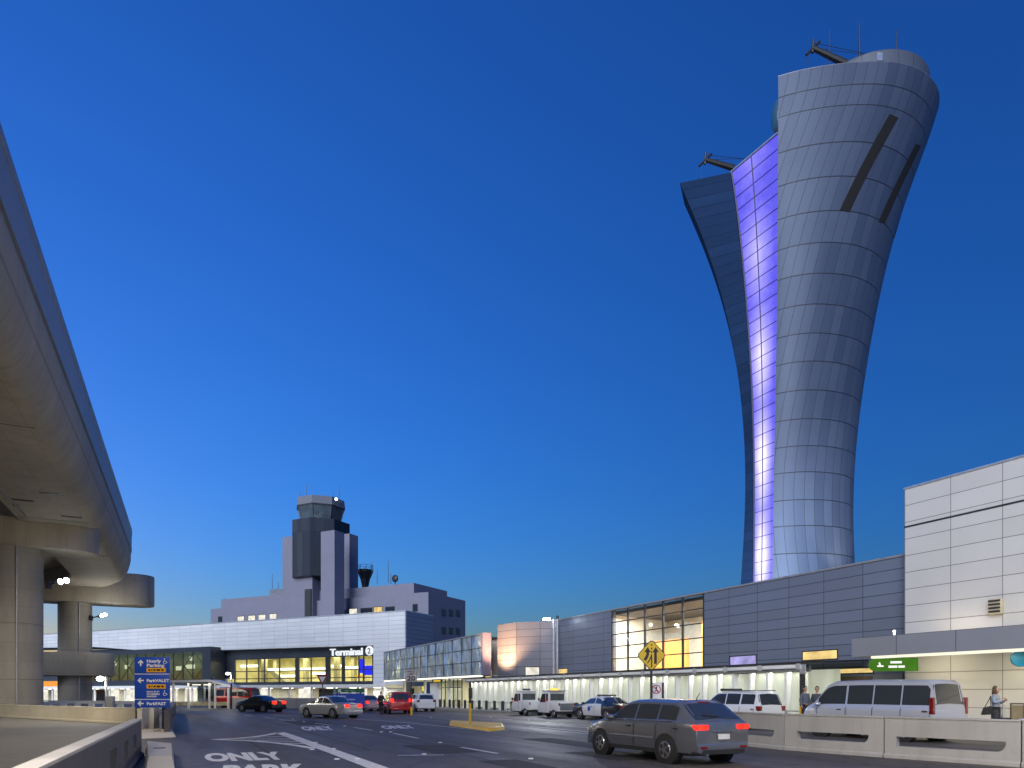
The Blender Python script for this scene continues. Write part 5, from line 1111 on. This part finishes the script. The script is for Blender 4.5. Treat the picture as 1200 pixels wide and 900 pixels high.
def make_car(name, label, cat, loc, head, C, body, wins, ws, rw_, wheels, lit=False, group=None, simple=False, wheel_r=.33, trim=None, rim=None, tail_z=(.72, .92), tail_y=(.52, .90), dark_low=True, tail_len=.16, brake=None):
    o = thing(name, label, cat, (loc[0], loc[1], 0), CAMF, group, rot=head); OFF[o.name] = Vector((0, 0, 0))
    bo = C.shell().build('body', body, o, smooth=38)
    for (xa, xb, f0, f1) in wins:
        for sg in (1, -1):
            b = MB(); b.grid([[C.side(x, f, sg) for x in np.linspace(xa, xb, 10)] for f in (f0, f1)]); b.build('side_window', M['carglass'], o)
    b = MB(); b.grid([[C.over(x, f) for f in np.linspace(-.93, .93, 9)] for x in np.linspace(*ws, 7)]); b.build('windshield', M['carglass'], o)
    b = MB(); b.grid([[C.over(x, f, .012) for f in np.linspace(-.9, .9, 9)] for x in np.linspace(*rw_, 6)]); b.build('rear_window', M['carglass'], o)
    W2 = C.W / 2; xr = -C.L / 2
    for sg in (1, -1):
        b = MB(); b.box(xr - .018, xr + tail_len, sg * W2 * tail_y[0] * C.ends[0], sg * (W2 * tail_y[1] * C.ends[0] + .012), *tail_z); b.build('taillight', M['tailon'] if lit else M['tail'], o, bevel=.015)
        b = MB(); zf = C.top(C.L / 2 - .06) - .12; b.box(C.L / 2 - .14, C.L / 2 + .012, sg * W2 * .50, sg * W2 * .80, zf - .10, zf + .04); b.build('headlight', M['headlens'], o, bevel=.015)
        for xw in wheels:
            y0 = sg * (W2 - .2); y1 = sg * (W2 + .012)
            b = MB(); b.cyl((xw, sg * (W2 - .22), wheel_r), (xw, sg * (W2 + .002), wheel_r), wheel_r * 1.16, wheel_r * 1.16, 28); b.build('wheel_arch', M['black'], o)
            b = MB(); b.cyl((xw, y0, wheel_r), (xw, y1, wheel_r), wheel_r, wheel_r, 28); wh = b.build('wheel', M['black'], o, bevel=.02)
            b = MB(); b.cyl((xw, sg * (W2), wheel_r), (xw, y1 + sg * .012, wheel_r), wheel_r * .66, wheel_r * .6, 20); b.build('rim', rim or M['chrome'], wh, smooth=30)
            if not simple:
                b = MB()
                for k in range(5):
                    a = 2 * math.pi * (k + .5) / 5; b.ball((xw + wheel_r * .38 * math.cos(a), y1 + sg * .012, wheel_r + wheel_r * .38 * math.sin(a)), (.055, .006, .055), 8, 4)
                b.build('rim_opening', M['black'], wh)
        if not simple:
            b = MB(); xm = ws[0] + (ws[1] - ws[0]) * .55 if ws[0] < ws[1] else ws[1]; b.ball((ws[1] - .28, sg * (W2 + .04), C.belt + .07), (.10, .12, .075), 10, 8); b.build('mirror', trim or body, o, smooth=60)
            for xh in ((wins[0][0] + wins[0][1]) / 2 - .35, (wins[-1][0] + wins[-1][1]) / 2 - .35):
                b = MB(); b.box(xh - .09, xh + .09, sg * W2 * .985, sg * (W2 * .985 + .02), C.belt - .14, C.belt - .105); b.build('door_handle', M['dark'], o, bevel=.006)
    b = MB(); b.box(xr - .03, xr + .22, -W2 * .84, W2 * .84, .30, .52); b.build('rear_bumper', trim or body, o, bevel=.04)
    b = MB(); b.box(C.L / 2 - .22, C.L / 2 + .03, -W2 * .80, W2 * .80, .26, .46); b.build('front_bumper', trim or body, o, bevel=.04)
    if not simple:
        b = MB(); b.box(xr - .036, xr - .02, -.17, .17, .60 if tail_z[0] > .66 else .55, .72 if tail_z[0] > .66 else .65); b.build('number_plate', M['plate'], o)
        b = MB()
        for xa, xb, f0, f1 in wins:
            for x in (xa - .04, xb + .02):
                if C.top(x) > C.belt + .25:
                    for sg in (1, -1): b.grid([[(x + d, sg * (C.sec(x)[3][0] + .003 if z < C.belt - .1 else C.sec(x)[5][0] + .003), z) for d in (0, .012)] for z in (.34, C.belt - .12, C.belt - .02)])
        b.build('door_gap', M['signblack'], o)
    return o
def hdg(dx, dy): return math.atan2(dy, dx)
HD = hdg(-.447, .894)
sedan = lambda L=4.9, W=1.86, H=1.44: Car(L, W, [(-L / 2, .62), (-L / 2 + .03, .86), (-L / 2 + .12, .94), (-L * .30, 1.0), (-L * .27, 1.01), (-L * .135, H - .06), (-L * .09, H), (L * .04, H), (L * .09, H - .05), (L * .235, .99), (L * .27, .95), (L * .43, .84), (L * .485, .74), (L / 2, .6)], .94, .2)
suv = lambda L=4.45, W=1.82, H=1.72: Car(L, W, [(-L / 2, .95), (-L / 2 + .03, 1.05), (-L / 2 + .22, H - .12), (-L / 2 + .34, H - .02), (-L * .1, H), (L * .06, H - .02), (L * .11, H - .08), (L * .245, 1.12), (L * .28, 1.07), (L * .44, .96), (L * .49, .84), (L / 2, .66)], 1.04, .26, tumble=.26, ends=(.9, .82))
cross = lambda L=4.5, W=1.8, H=1.5: Car(L, W, [(-L / 2, .80), (-L / 2 + .03, .98), (-L / 2 + .10, 1.02), (-L / 2 + .62, H - .09), (-L / 2 + .80, H - .02), (-L * .1, H), (L * .03, H - .01), (L * .09, H - .06), (L * .25, 1.0), (L * .28, .97), (L * .44, .84), (L * .49, .72), (L / 2, .58)], .96, .22, tumble=.34, ends=(.86, .8))
def suvwin(L): return [(-L * .44, -L * .27, .14, .9), (-L * .25, -L * .06, .12, .92), (-L * .045, L * .215, .12, .92)]
def sedwin(L): return [(-L * .235, -L * .05, .14, .90), (-L * .035, L * .205, .12, .90)]
silver, white, blackp, redp = paint('silver_paint', (.20, .21, .24), .25, .55), paint('white_car_paint', (.72, .72, .72), .3, 0), paint('black_car_paint', (.012, .014, .02), .2, .1), paint('red_car_paint', (.42, .012, .012), .25, .1)
# near moving car
L = 4.5; C = cross(L)
gc = make_car('grey_crossover', 'silver-grey hatchback car with lit red taillights, nearest on the road', 'car', (3.78, 17.5), HD, C, silver, [(-L * .36, -L * .22, .14, .88), (-L * .205, -L * .03, .12, .9), (-L * .012, L * .215, .12, .9)], (L * .095, L * .245), (-L / 2 + .14, -L / 2 + .60), (-1.32, 1.36), lit=True, tail_z=(.82, .93), tail_y=(.55, 1.0), tail_len=.26, wheel_r=.33)
x0 = -L / 2
b = MB()
for sg in (1, -1): b.grid([[(x, sg * (C.sec(x)[2][0] + .012), z) for x in np.linspace(-.92, .95, 12)] for z in (.23, .33)])
b.build('sill_trim', M['black'], gc)
b = MB(); b.box(x0 - .045, x0 - .02, -.62, .62, .27, .37); b.build('bumper_trim', M['black'], gc)
b = MB(); b.cyl((x0 - .05, .5, .26), (x0 + .15, .5, .26), .035, .035, 12); b.build('exhaust', M['chrome'], gc)
b = MB(); b.tube([Vector(C.over(x0 + .16, .0, .03)), Vector(C.over(x0 + .2, .3, .03)), Vector(C.over(x0 + .24, .55, .03))], .012, 5); b.build('wiper', M['black'], gc)
b = MB(); b.box(x0 - .035, x0 - .005, -.3, .3, .765, .80); b.build('tailgate_trim', M['chrome'], gc, bevel=.006)
b = MB()
for sg in (1, -1): b.tube([Vector(C.side(x, .04, sg, .012)) for x in np.linspace(-L * .36, L * .2, 14)], .011, 5)
b.build('window_trim', M['chrome'], gc)
b = MB(); b.cyl((-1.35, 0, C.top(-1.35)), (-1.5, 0, C.top(-1.35) + .17), .012, .006, 6); b.build('aerial', M['black'], gc)
b = MB(); b.box(x0 + .60, x0 + .66, -.16, .16, C.top(x0 + .63) - .005, C.top(x0 + .63) + .03); b.build('high_brake_light', M['tail'], gc)
for sg in (1, -1):
    b = MB(); b.box(x0 - .048, x0 - .03, sg * .5, sg * .68, .40, .45); b.build('reflector', M['tail'], gc)
    b = MB(); b.grid([[(x, sg * (C.sec(x)[3][0] + .012 - abs(z - .58) * .2), z) for x in np.linspace(-.9, .95, 10)] for z in (.555, .58, .605)]); b.build('side_moulding', M['greymetal'], gc)
b = MB(); b.cyl((-1.62, C.sec(-1.62)[4][0] - .01, .80), (-1.62, C.sec(-1.62)[4][0] + .006, .80), .085, .085, 20); b.build('fuel_flap', M['greymetal'], gc)
# police sedan
L = 5.2; C = sedan(L, 1.92, 1.44)
mpol, nt, bs = nodes('police_two_tone'); tc = N(nt, 'ShaderNodeTexCoord').outputs['Object']; sp = N(nt, 'ShaderNodeSeparateXYZ'); nt.links.new(tc, sp.inputs[0])
inside = math_(nt, 'MULTIPLY', math_(nt, 'GREATER_THAN', sp.outputs[0], -.95), math_(nt, 'LESS_THAN', sp.outputs[0], 1.12))
nt.links.new(mixc(nt, inside, (.012, .014, .022), (.74, .74, .74)), bs.inputs['Base Color']); bs.inputs['Roughness'].default_value = .25; bs.inputs['Coat Weight'].default_value = .6
pc = make_car('police_sedan', 'black and white police sedan with a roof light bar, nose left by the kerb', 'police car', (5.75, 42.2), HD, C, mpol, sedwin(L), (L * .095, L * .23), (-L * .265, -L * .14), (-1.5, 1.42), wheel_r=.34, trim=blackp)
b = MB(); b.box(-.32, -.02, -.62, .62, 1.46, 1.55); lb_ = b.build('light_bar', M['dark'], pc, bevel=.03); b = MB(); b.prism([(.99 * .34 * math.cos(t), .0 + .7 + .18 * math.sin(t)) for t in ()] or [(.1, .6), (.28, .6), (.28, .78), (.1, .78)], .955, .965, 'y')
b = MB(); b.cyl((.35, .945, .68), (.35, .962, .68), .16, .16, 7); b.build('door_emblem', M['blue'], pc)
# white police SUV
L = 4.5; C = suv(L, 1.85, 1.74)
ps_ = make_car('white_suv', 'white utility wagon with a roof light bar and dark rear glass, parked by the walkway', 'police car', (10.75, 32.9), HD, C, white, suvwin(L), (L * .115, L * .24), (-L / 2 + .045, -L / 2 + .21), (-1.32, 1.34), wheel_r=.36, tail_z=(.84, 1.06), tail_y=(.74, 1.0), tail_len=.16)
b = MB(); b.box(.12, .36, -.6, .6, 1.76, 1.86); b.build('light_bar', M['dark'], ps_, bevel=.03)
b = MB()
for sg in (1, -1): b.box(-1.9, .3, sg * .62 - .02, sg * .62 + .02, 1.74, 1.775)
b.build('roof_rail', M['dark'], ps_)
# silver passenger van beyond the barrier
L = 5.2; C = Car(L, 2.02, [(-L / 2, 1.1), (-L / 2 + .02, 1.2), (-L / 2 + .14, 2.0), (-L / 2 + .24, 2.08), (0, 2.12), (L * .22, 2.10), (L * .27, 2.0), (L * .385, 1.28), (L * .42, 1.2), (L * .47, 1.0), (L / 2, .7)], 1.17, .3, tumble=.16, ends=(.95, .84))
make_car('passenger_van', 'long silver passenger van with a dark window band behind the concrete barriers', 'van', (13.3, 24.85), HD, C, paint('van_silver', (.52, .53, .58)), [(-L * .475, -L * .30, .08, .86), (-L * .29, -L * .10, .08, .86), (-L * .09, L * .10, .08, .86), (L * .115, L * .34, .08, .86)], (L * .28, L * .38), (-L / 2 + .03, -L / 2 + .13), (-1.6, 1.65), wheel_r=.37, tail_z=(.95, 1.5), tail_y=(.86, .99), tail_len=.1)
# parking patrol carts: low nose, upright cab, box behind
def cart(label, loc, beacon):
    o = thing('patrol_cart', label, 'utility cart', (loc[0], loc[1], 0), CAMF, 'white three-wheeled patrol carts by the walkway', rot=HD); OFF[o.name] = Vector((0, 0, 0)); w = .66
    b = MB(); b.prism([(-.2, .3), (1.32, .3), (1.42, .55), (1.34, .85), (1.12, 1.02), (.72, 1.68), (.6, 1.76), (-.2, 1.76)], -w, w, 'y'); b.build('cab', white, o, bevel=.07)
    b = MB(); b.box(-1.45, -.23, -w, w, .42, 1.08); b.build('cargo_box', white, o, bevel=.05)
    b = MB(); b.prism([(1.135, 1.05), (.77, 1.63), (.75, 1.61), (1.11, 1.03)][::-1], -w + .08, w - .08, 'y'); 
    for v in b.v: v.x += .025
    b.build('windshield', M['carglass'], o)
    for sg in (1, -1):
        b = MB(); b.prism([(.25, 1.02), (1.03, 1.02), (.72, 1.58), (.25, 1.6)], sg * (w + .004), sg * (w + .012), 'y'); b.build('side_window', M['carglass'], o)
        b = MB(); b.prism([(-.12, 1.1), (.16, 1.1), (.16, 1.6), (-.12, 1.6)], sg * (w + .004), sg * (w + .012), 'y'); b.build('side_window', M['carglass'], o)
        b = MB(); b.box(.2, .215, sg * w, sg * (w + .006), .4, 1.64); b.build('door_gap', M['signblack'], o)
        b = MB(); b.cyl((-.85, sg * (w - .16), .27), (-.85, sg * (w + .02), .27), .27, .27, 20); wh = b.build('wheel', M['black'], o, bevel=.02); b = MB(); b.cyl((-.85, sg * w, .27), (-.85, sg * (w + .03), .27), .17, .15, 14); b.build('rim', M['chrome'], wh)
        b = MB(); b.box(-1.475, -1.44, sg * .58 - .05, sg * .58 + .05, .8, .98); b.build('taillight', M['tail'], o)
        b = MB(); b.ball((.95, sg * (w + .12), 1.2), (.05, .09, .11), 8, 6); b.build('mirror', M['dark'], o)
    b = MB(); b.box(-.225, -.205, -w + .12, w - .12, 1.14, 1.6); b.build('rear_window', M['carglass'], o)
    b = MB(); b.cyl((1.0, -.1, .25), (1.0, .1, .25), .25, .25, 20); b.build('wheel', M['black'], o, bevel=.02)
    b = MB(); b.box(-1.4, 1.3, -w + .05, w - .05, .24, .41); b.build('chassis', M['black'], o)
    b = MB(); b.box(-.4, .62, -w - .03, w + .03, 1.77, 1.83); b.build('roof', M['white'] if not beacon else M['steel'], o, bevel=.02)
    b = MB(); b.box(.1, .26, -.3, .3, 1.835, 1.97); b.build('beacon', M['amber'] if beacon else M['dark'], o, bevel=.03)
    b = MB(); b.box(-1.47, -1.45, -.5, .5, .5, .95); b.build('rear_panel', M['greymetal'] if beacon else M['white'], o)
    return o
cart('white patrol cart with an orange roof beacon, nearer the police sedan', (2.98, 46.6), True)
cart('white patrol cart without an orange beacon, farther from the police sedan', (1.15, 50.6), False)
# middle distance traffic
L = 4.7
make_car('silver_sedan', 'silver sedan with lit red taillights crossing before the blue direction board', 'car', (-12.1, 45.5), hdg(-.80, .60), sedan(L, 1.82, 1.45), paint('pale_silver_paint', (.42, .43, .45)), sedwin(L), (L * .095, L * .23), (-L * .265, -L * .14), (-1.35, 1.38), lit=True, simple=True, tail_y=(.45, .93))
make_car('black_sedan', 'black sedan with lit red taillights turning off at the left of the road', 'car', (-21.9, 59.5), hdg(-.86, .50), sedan(L, 1.82, 1.43), blackp, sedwin(L), (L * .095, L * .23), (-L * .265, -L * .14), (-1.35, 1.38), lit=True, simple=True, tail_y=(.4, .95), tail_z=(.7, .96))
L = 4.4
make_car('red_suv', 'red sport utility car with bright brake lights near the glass entrance', 'car', (-9.2, 54.8), hdg(-.30, .95), suv(L, 1.86, 1.74), redp, suvwin(L), (L * .115, L * .24), (-L / 2 + .045, -L / 2 + .21), (-1.3, 1.32), lit=True, simple=True, tail_z=(.95, 1.2), tail_y=(.70, 1.0), wheel_r=.37)
make_car('white_hatchback', 'white hatchback stopped right of the red car, under the glass entrance box', 'car', (-8.2, 61.5), hdg(-.35, .93), suv(4.2, 1.78, 1.6), white, suvwin(4.2), (4.2 * .115, 4.2 * .24), (-2.1 + .045, -2.1 + .21), (-1.25, 1.28), simple=True, tail_z=(.85, 1.05), tail_y=(.74, 1.0))
L = 4.5
make_car('pink_sedan', 'pale sedan with red taillights behind the blue direction board and before the red car', 'car', (-13.4, 63.), hdg(-.45, .89), sedan(L, 1.78, 1.43), paint('pale_rose_paint', (.5, .36, .36)), sedwin(L), (L * .095, L * .23), (-L * .265, -L * .14), (-1.3, 1.33), lit=True, simple=True)  # body in one even pale rose colour
make_car('dark_hatchback', 'small dark hatchback with red taillights, next to the direction board', 'car', (-15.6, 66.), hdg(-.45, .89), suv(4.1, 1.75, 1.5), blackp, suvwin(4.1), (4.1 * .115, 4.1 * .24), (-2.05 + .045, -2.05 + .21), (-1.2, 1.25), lit=True, simple=True, tail_z=(.8, 1.0), tail_y=(.7, 1.))
L = 5.6; C = Car(L, 2.0, [(-L / 2, 1.1), (-L / 2 + .02, 1.2), (-L / 2 + .14, 2.15), (-L / 2 + .24, 2.25), (0, 2.3), (L * .22, 2.28), (L * .27, 2.15), (L * .385, 1.28), (L * .42, 1.2), (L * .47, 1.0), (L / 2, .7)], 1.2, .3, tumble=.12, ends=(.95, .84))
make_car('red_minibus', 'red minibus behind the low grey wall at the left of the terminal', 'minibus', (-31., 76.0), hdg(-.97, .2), C, redp, [(-L * .45, -L * .2, .1, .85), (-L * .18, L * .08, .1, .85), (L * .1, L * .34, .1, .85)], (L * .28, L * .38), (-L / 2 + .03, -L / 2 + .13), (-1.7, 1.8), simple=True, tail_z=(.95, 1.4), tail_y=(.86, .99))
L = 4.7
make_car('white_sedan', 'white car nose cut by the right edge of the photo beyond the barriers', 'car', (17.35, 19.75), HD, sedan(L, 1.82, 1.46), white, sedwin(L), (L * .095, L * .23), (-L * .265, -L * .14), (-1.35, 1.38), simple=False)

# ================================================================== PEOPLE
def skin_mesh(verts, edges, radii, root, sub=2):
    me = bpy.data.meshes.new('figure'); me.from_pydata(verts, edges, []); o = bpy.data.objects.new('figure_source', me); COL.objects.link(o)
    o.modifiers.new('s', 'SKIN').use_smooth_shade = True; md_ = o.modifiers.new('u', 'SUBSURF'); md_.levels = sub
    for i, r in enumerate(radii):
        sv = me.skin_vertices[0].data[i]; sv.radius = (r, r) if not isinstance(r, tuple) else r; sv.use_root = i == root
    dg = bpy.context.evaluated_depsgraph_get(); dg.update(); out = bpy.data.meshes.new_from_object(o.evaluated_get(dg)); bpy.data.objects.remove(o)
    for p in out.polygons: p.use_smooth = True
    return out
SKIN = plain('skin', (.45, .26, .18), .5, var=.06)
def person(label, X, Y, z, face, J, hair, top, low, long_hair=False, skirt=False, shoes=None):
    """J: joints in the figure's own axes (x right hand side of the viewer, y away from its front, z up)"""
    o = thing('person', label, 'person', (X, Y, z), CAMF, rot=face); OFF[o.name] = Vector((0, 0, 0))
    names = ['pelvis', 'waist', 'chest', 'neck', 'head', 'sl', 'el', 'wl', 'hl', 'sr', 'er', 'wr', 'hr', 'pl', 'kl', 'al', 'tl', 'pr', 'kr', 'ar', 'tr']
    E = [(0, 1), (1, 2), (2, 3), (3, 4), (2, 5), (5, 6), (6, 7), (7, 8), (2, 9), (9, 10), (10, 11), (11, 12), (0, 13), (13, 14), (14, 15), (15, 16), (0, 17), (17, 18), (18, 19), (19, 20)]
    Rr = [.12, .105, .12, .05, .06, .06, .042, .03, .03, .06, .042, .03, .03, .09, .06, .042, .035, .09, .06, .042, .035]
    V = [J[n] for n in names]
    me = skin_mesh(V, E, Rr, 0)
    # head with face, and hands, joined into the same body mesh
    bm = bmesh.new(); bm.from_mesh(me); h = Vector(J['head']) + Vector((0, 0, .07))
    def ball(c, r, n=14):
        m_ = Matrix.Translation(c) @ Matrix.Diagonal((*r, 1)); bmesh.ops.create_uvsphere(bm, u_segments=n, v_segments=10, radius=1, matrix=m_)
    ball(h, (.075, .095, .115)); ball(h + Vector((0, -.095, -.015)), (.014, .024, .022), 8); ball(h + Vector((0, -.07, -.06)), (.045, .035, .04), 10); ball(h + Vector((.078, .01, -.01)), (.012, .025, .032), 8); ball(h + Vector((-.078, .01, -.01)), (.012, .025, .032), 8)
    for k in ('l', 'r'):
        wv, hv = Vector(J['w' + k]), Vector(J['h' + k]); d = (hv - wv).normalized(); sd = d.orthogonal().normalized()
        for i in range(4): ball(hv + d * (.05 + .008 * (1 - abs(i - 1.5))) + sd * (i - 1.5) * .019, (.011, .011, .03), 6)
        ball(hv + d * .015 + sd * .045, (.012, .012, .028), 6)
    for f in bm.faces: f.smooth = True
    bm.to_mesh(me); bm.free(); mesh_obj('body', me, SKIN, o)
    b = MB(); 
    for sx in (-.03, .03): b.ball(h + Vector((sx, -.088, .012)), (.012, .008, .009), 8, 6)
    b.ball(h + Vector((0, -.098, -.058)), (.024, .01, .006), 8, 6); b.build('face', plain('face_dark_%s' % label[:6], (.08, .03, .03), .5), o, smooth=60)
    b = MB(); b.ball(h + Vector((0, .018, .02)), (.088, .1, .115), 14, 10)
    for v in b.v:
        if v.y < h.y - .055 and v.z < h.z + .06: v.y = h.y - .05
    if long_hair: b.ball(h + Vector((0, .06, -.12)), (.095, .07, .16), 14, 10); b.ball(h + Vector((.07, .0, -.10)), (.035, .05, .13), 10, 8); b.ball(h + Vector((-.07, .0, -.10)), (.035, .05, .13), 10, 8)
    b.build('hair', hair, o, smooth=60)
    tv = ['waist', 'chest', 'neck', 'sl', 'el', 'wl', 'sr', 'er', 'wr', 'pelvis']; ix = {n: i for i, n in enumerate(tv)}
    P = [Vector(J[n]) for n in tv]; P[2] = P[1].lerp(P[2], .62)
    for k in ('l', 'r'): P[ix['w' + k]] = Vector(J['e' + k]).lerp(Vector(J['w' + k]), .9)
    m2 = skin_mesh(P, [(9, 0), (0, 1), (1, 2), (1, 3), (3, 4), (4, 5), (1, 6), (6, 7), (7, 8)], [(.175, .12), (.165, .125), .085, .085, .065, .05, .085, .065, .05, (.18, .13)], 9); mesh_obj('jacket', m2, top, o)
    if skirt:
        b = MB(); pv = Vector(J['pelvis']); kn = (Vector(J['kl']) + Vector(J['kr'])) / 2
        rows = []
        for t, rx, ry in ((0, .17, .13), (.25, .19, .15), (.7, .2, .16), (1.05, .21, .17)):
            c_ = pv.lerp(kn, t) + Vector((0, 0, .06 * (1 - t))); rows.append([(c_.x + rx * math.cos(a), c_.y + ry * math.sin(a), c_.z) for a in np.linspace(0, 2 * math.pi, 20, endpoint=False)])
        b.grid(rows, closed=True); b.build('skirt', low, o, smooth=60)
    lv = ['pelvis', 'pl', 'kl', 'al', 'pr', 'kr', 'ar']; P = [Vector(J[n]) for n in lv]
    m3 = skin_mesh(P, [(0, 1), (1, 2), (2, 3), (0, 4), (4, 5), (5, 6)], [.14, .11, .08, .065, .11, .08, .065], 0); mesh_obj('trousers', m3, low, o)
    b = MB()
    for k in ('l', 'r'): t = Vector(J['t' + k]); a = Vector(J['a' + k]); b.ball((a + t) / 2 - Vector((0, 0, .01)), (.048, .13, .05), 10, 8)
    b.build('shoes', shoes or M['black'], o, smooth=60)
    return o
def standing(H=1.7, arms='down', step=0.):
    k = H / 1.72
    J = dict(pelvis=(0, 0, .95), waist=(0, 0, 1.12), chest=(0, .01, 1.33), neck=(0, .01, 1.5), head=(0, -.005, 1.58), sl=(-.155, .01, 1.385), el=(-.22, .03, 1.14), wl=(-.23, -.05, .9), hl=(-.23, -.07, .83), sr=(.155, .01, 1.385), er=(.22, .03, 1.14), wr=(.23, -.05, .9), hr=(.23, -.07, .83),
             pl=(-.09, 0, .9), kl=(-.10, -.02 - step * .5, .5), al=(-.10, .03 - step, .09), tl=(-.10, -.14 - step, .045), pr=(.09, 0, .9), kr=(.10, -.02 + step * .3, .5), ar=(.10, .05 + step, .09), tr=(.10, -.12 + step, .045))
    if arms == 'phone':      # both hands raised to a cup at chest height, elbows bent
        J.update(el=(-.24, -.02, 1.16), wl=(-.10, -.24, 1.26), hl=(-.05, -.28, 1.29), er=(.25, -.04, 1.14), wr=(.10, -.26, 1.24), hr=(.04, -.30, 1.27))
    if arms == 'trolley':
        J.update(er=(.26, -.06, 1.14), wr=(.24, -.26, 1.05), hr=(.23, -.31, 1.03))
    return {n: tuple(c * k for c in p) for n, p in J.items()}
hb = plain('hair_brown', (.09, .04, .02), .5, var=.3, scale=20); hd_ = plain('hair_dark', (.02, .017, .015), .5)
wp = at(1167, 812, 24.6)
woman = person('woman with long brown hair in a grey jacket and dark skirt, raising both hands', wp.x, wp.y, .15, R(38), standing(1.70, 'phone', .1), hb, plain('jacket_grey', (.26, .30, .38), .8, var=.2, scale=8), plain('skirt_dark', (.03, .028, .035), .8), True, True)
q = at(1157, 812, 24.5)
bag = thing('shoulder_bag', 'black shoulder bag hanging on the left of the woman', 'bag', (q.x, q.y, .86), CAMF, rot=R(15)); OFF[bag.name] = Vector((0, 0, 0))
b = MB(); b.prism([(-.24, 0), (.22, .02), (.17, .32), (-.12, .27)], -.07, .07, 'y'); b.build('pouch', M['black'], bag, bevel=.03); b = MB(); b.tube([Vector((-.12, 0, .27)), Vector((.05, 0, .5)), Vector((.18, .02, .68)), Vector((.2, .05, .55)), Vector((.17, 0, .32))], .014, 6); b.build('strap', M['black'], bag)
q = at(1177, 812, 24.3); sc_ = thing('suitcase', 'small dark wheeled suitcase with a raised handle beside the woman', 'suitcase', (q.x, q.y, .15), CAMF, rot=R(20)); OFF[sc_.name] = Vector((0, 0, 0))
b = MB(); b.box(-.18, .18, -.12, .12, .06, .62); b.build('shell', M['dark'], sc_, bevel=.04); b = MB(); b.tube([Vector((-.1, .05, .6)), Vector((-.1, .05, 1.05)), Vector((.1, .05, 1.05)), Vector((.1, .05, .6))], .012, 6); b.build('handle', M['alu'], sc_)
for sx in (-.14, .14): b = MB(); b.cyl((sx - .02, .08, .04), (sx + .02, .08, .04), .04, .04, 10); b.build('wheel', M['black'], sc_)
for u, lab, st, hgt in ((943.5, 'man in a grey shirt at the end of the covered walkway, left of two', .0, 1.76), (957.5, 'person in dark clothes in front of the van nose, right of two', .04, 1.74)):
    q = at(u, 812, 29.6); person(lab, q.x, q.y, .15, R(20 if u < 950 else -30), standing(hgt, 'down', st), hd_, plain('shirt_slate' if u < 950 else 'coat_dark', (.10, .11, .15) if u < 950 else (.05, .06, .08), .8), plain('trousers_%d' % int(u), (.03, .03, .04), .8))
q = at(446.5, 812, 53.); person('person in dark clothes with an orange cap, standing left of the red car', q.x, q.y, 0, R(30), standing(1.72, 'trolley', .05), plain('cap_orange', (.7, .18, .03), .7), plain('dark_uniform', (.03, .03, .035), .8), plain('dark_trousers', (.02, .02, .025), .8))
# baggage rack at the right edge
x, z = ROAD.pt(1197, 840, 27.6); Xw, Yw = ROAD.w(x, 27.6); bc = thing('baggage_rack', 'brown metal rack at the right edge against the pale wall', 'rack', (Xw, Yw, .15), CAMF, rot=ROAD.a); OFF[bc.name] = Vector((0, 0, 0))
mr = plain('rack_brown', (.10, .07, .04), .5)
b = MB()
for x in (-.35, .1, .55, 1.): b.box(x - .02, x + .02, -.02, .02, 0, 1.08)
b.box(-.37, 1.02, -.025, .025, 1.08, 1.13); b.box(-.37, 1.02, -.02, .02, .2, .24); b.build('frame', mr, bc); b = MB(); b.box(-.33, .98, .03, .05, .26, 1.05); b.build('back_panel', plain('rack_panel', (.3, .24, .14), .6), bc)

# ================================================================== CAMERA, SKY, SUN
cam = bpy.data.cameras.new('camera'); co = bpy.data.objects.new('camera', cam); COL.objects.link(co)
cam.sensor_width = 36; cam.lens = 24; cam.shift_y = (812 - 450) / 1200; cam.clip_end = 6000; cam.clip_start = .1
co.location = (0, 0, EYE); co.rotation_euler = (R(90), 0, 0); sc.camera = co
w = bpy.data.worlds.new('World'); sc.world = w; w.use_nodes = True; nt = w.node_tree; bg = nt.nodes['Background']
sky = N(nt, 'ShaderNodeTexSky'); sky.sky_type = 'NISHITA'; sky.sun_disc = False; sky.sun_elevation = R(2.3); sky.sun_rotation = R(314); sky.ozone_density = 6; sky.air_density = 1.4; sky.dust_density = .3
wb = mixc(nt, 1., sky.outputs[0], (.81, 1.0, 1.37), 'MULTIPLY'); nt.links.new(wb, bg.inputs[0]); bg.inputs[1].default_value = .15
sl_ = bpy.data.lights.new('sun', 'SUN'); sl_.energy = 1.4; sl_.angle = R(50); sl_.color = (.90, .94, 1)
so = bpy.data.objects.new('sun', sl_); COL.objects.link(so)
so.rotation_euler = Vector((.42, .80, -.36)).to_track_quat('-Z', 'Y').to_euler()
sc.view_settings.view_transform = 'Standard'; sc.view_settings.look = 'None'; sc.view_settings.exposure = EXPO; sc.view_settings.gamma = 1
sc.cycles.use_denoising = True
try: sc.cycles.denoiser = 'OPENIMAGEDENOISE'
except Exception: pass
sc.cycles.max_bounces = 8; sc.cycles.transparent_max_bounces = 8; sc.cycles.sample_clamp_indirect = 4; sc.cycles.caustics_reflective = False; sc.cycles.caustics_refractive = False
sc.cycles.use_light_tree = True
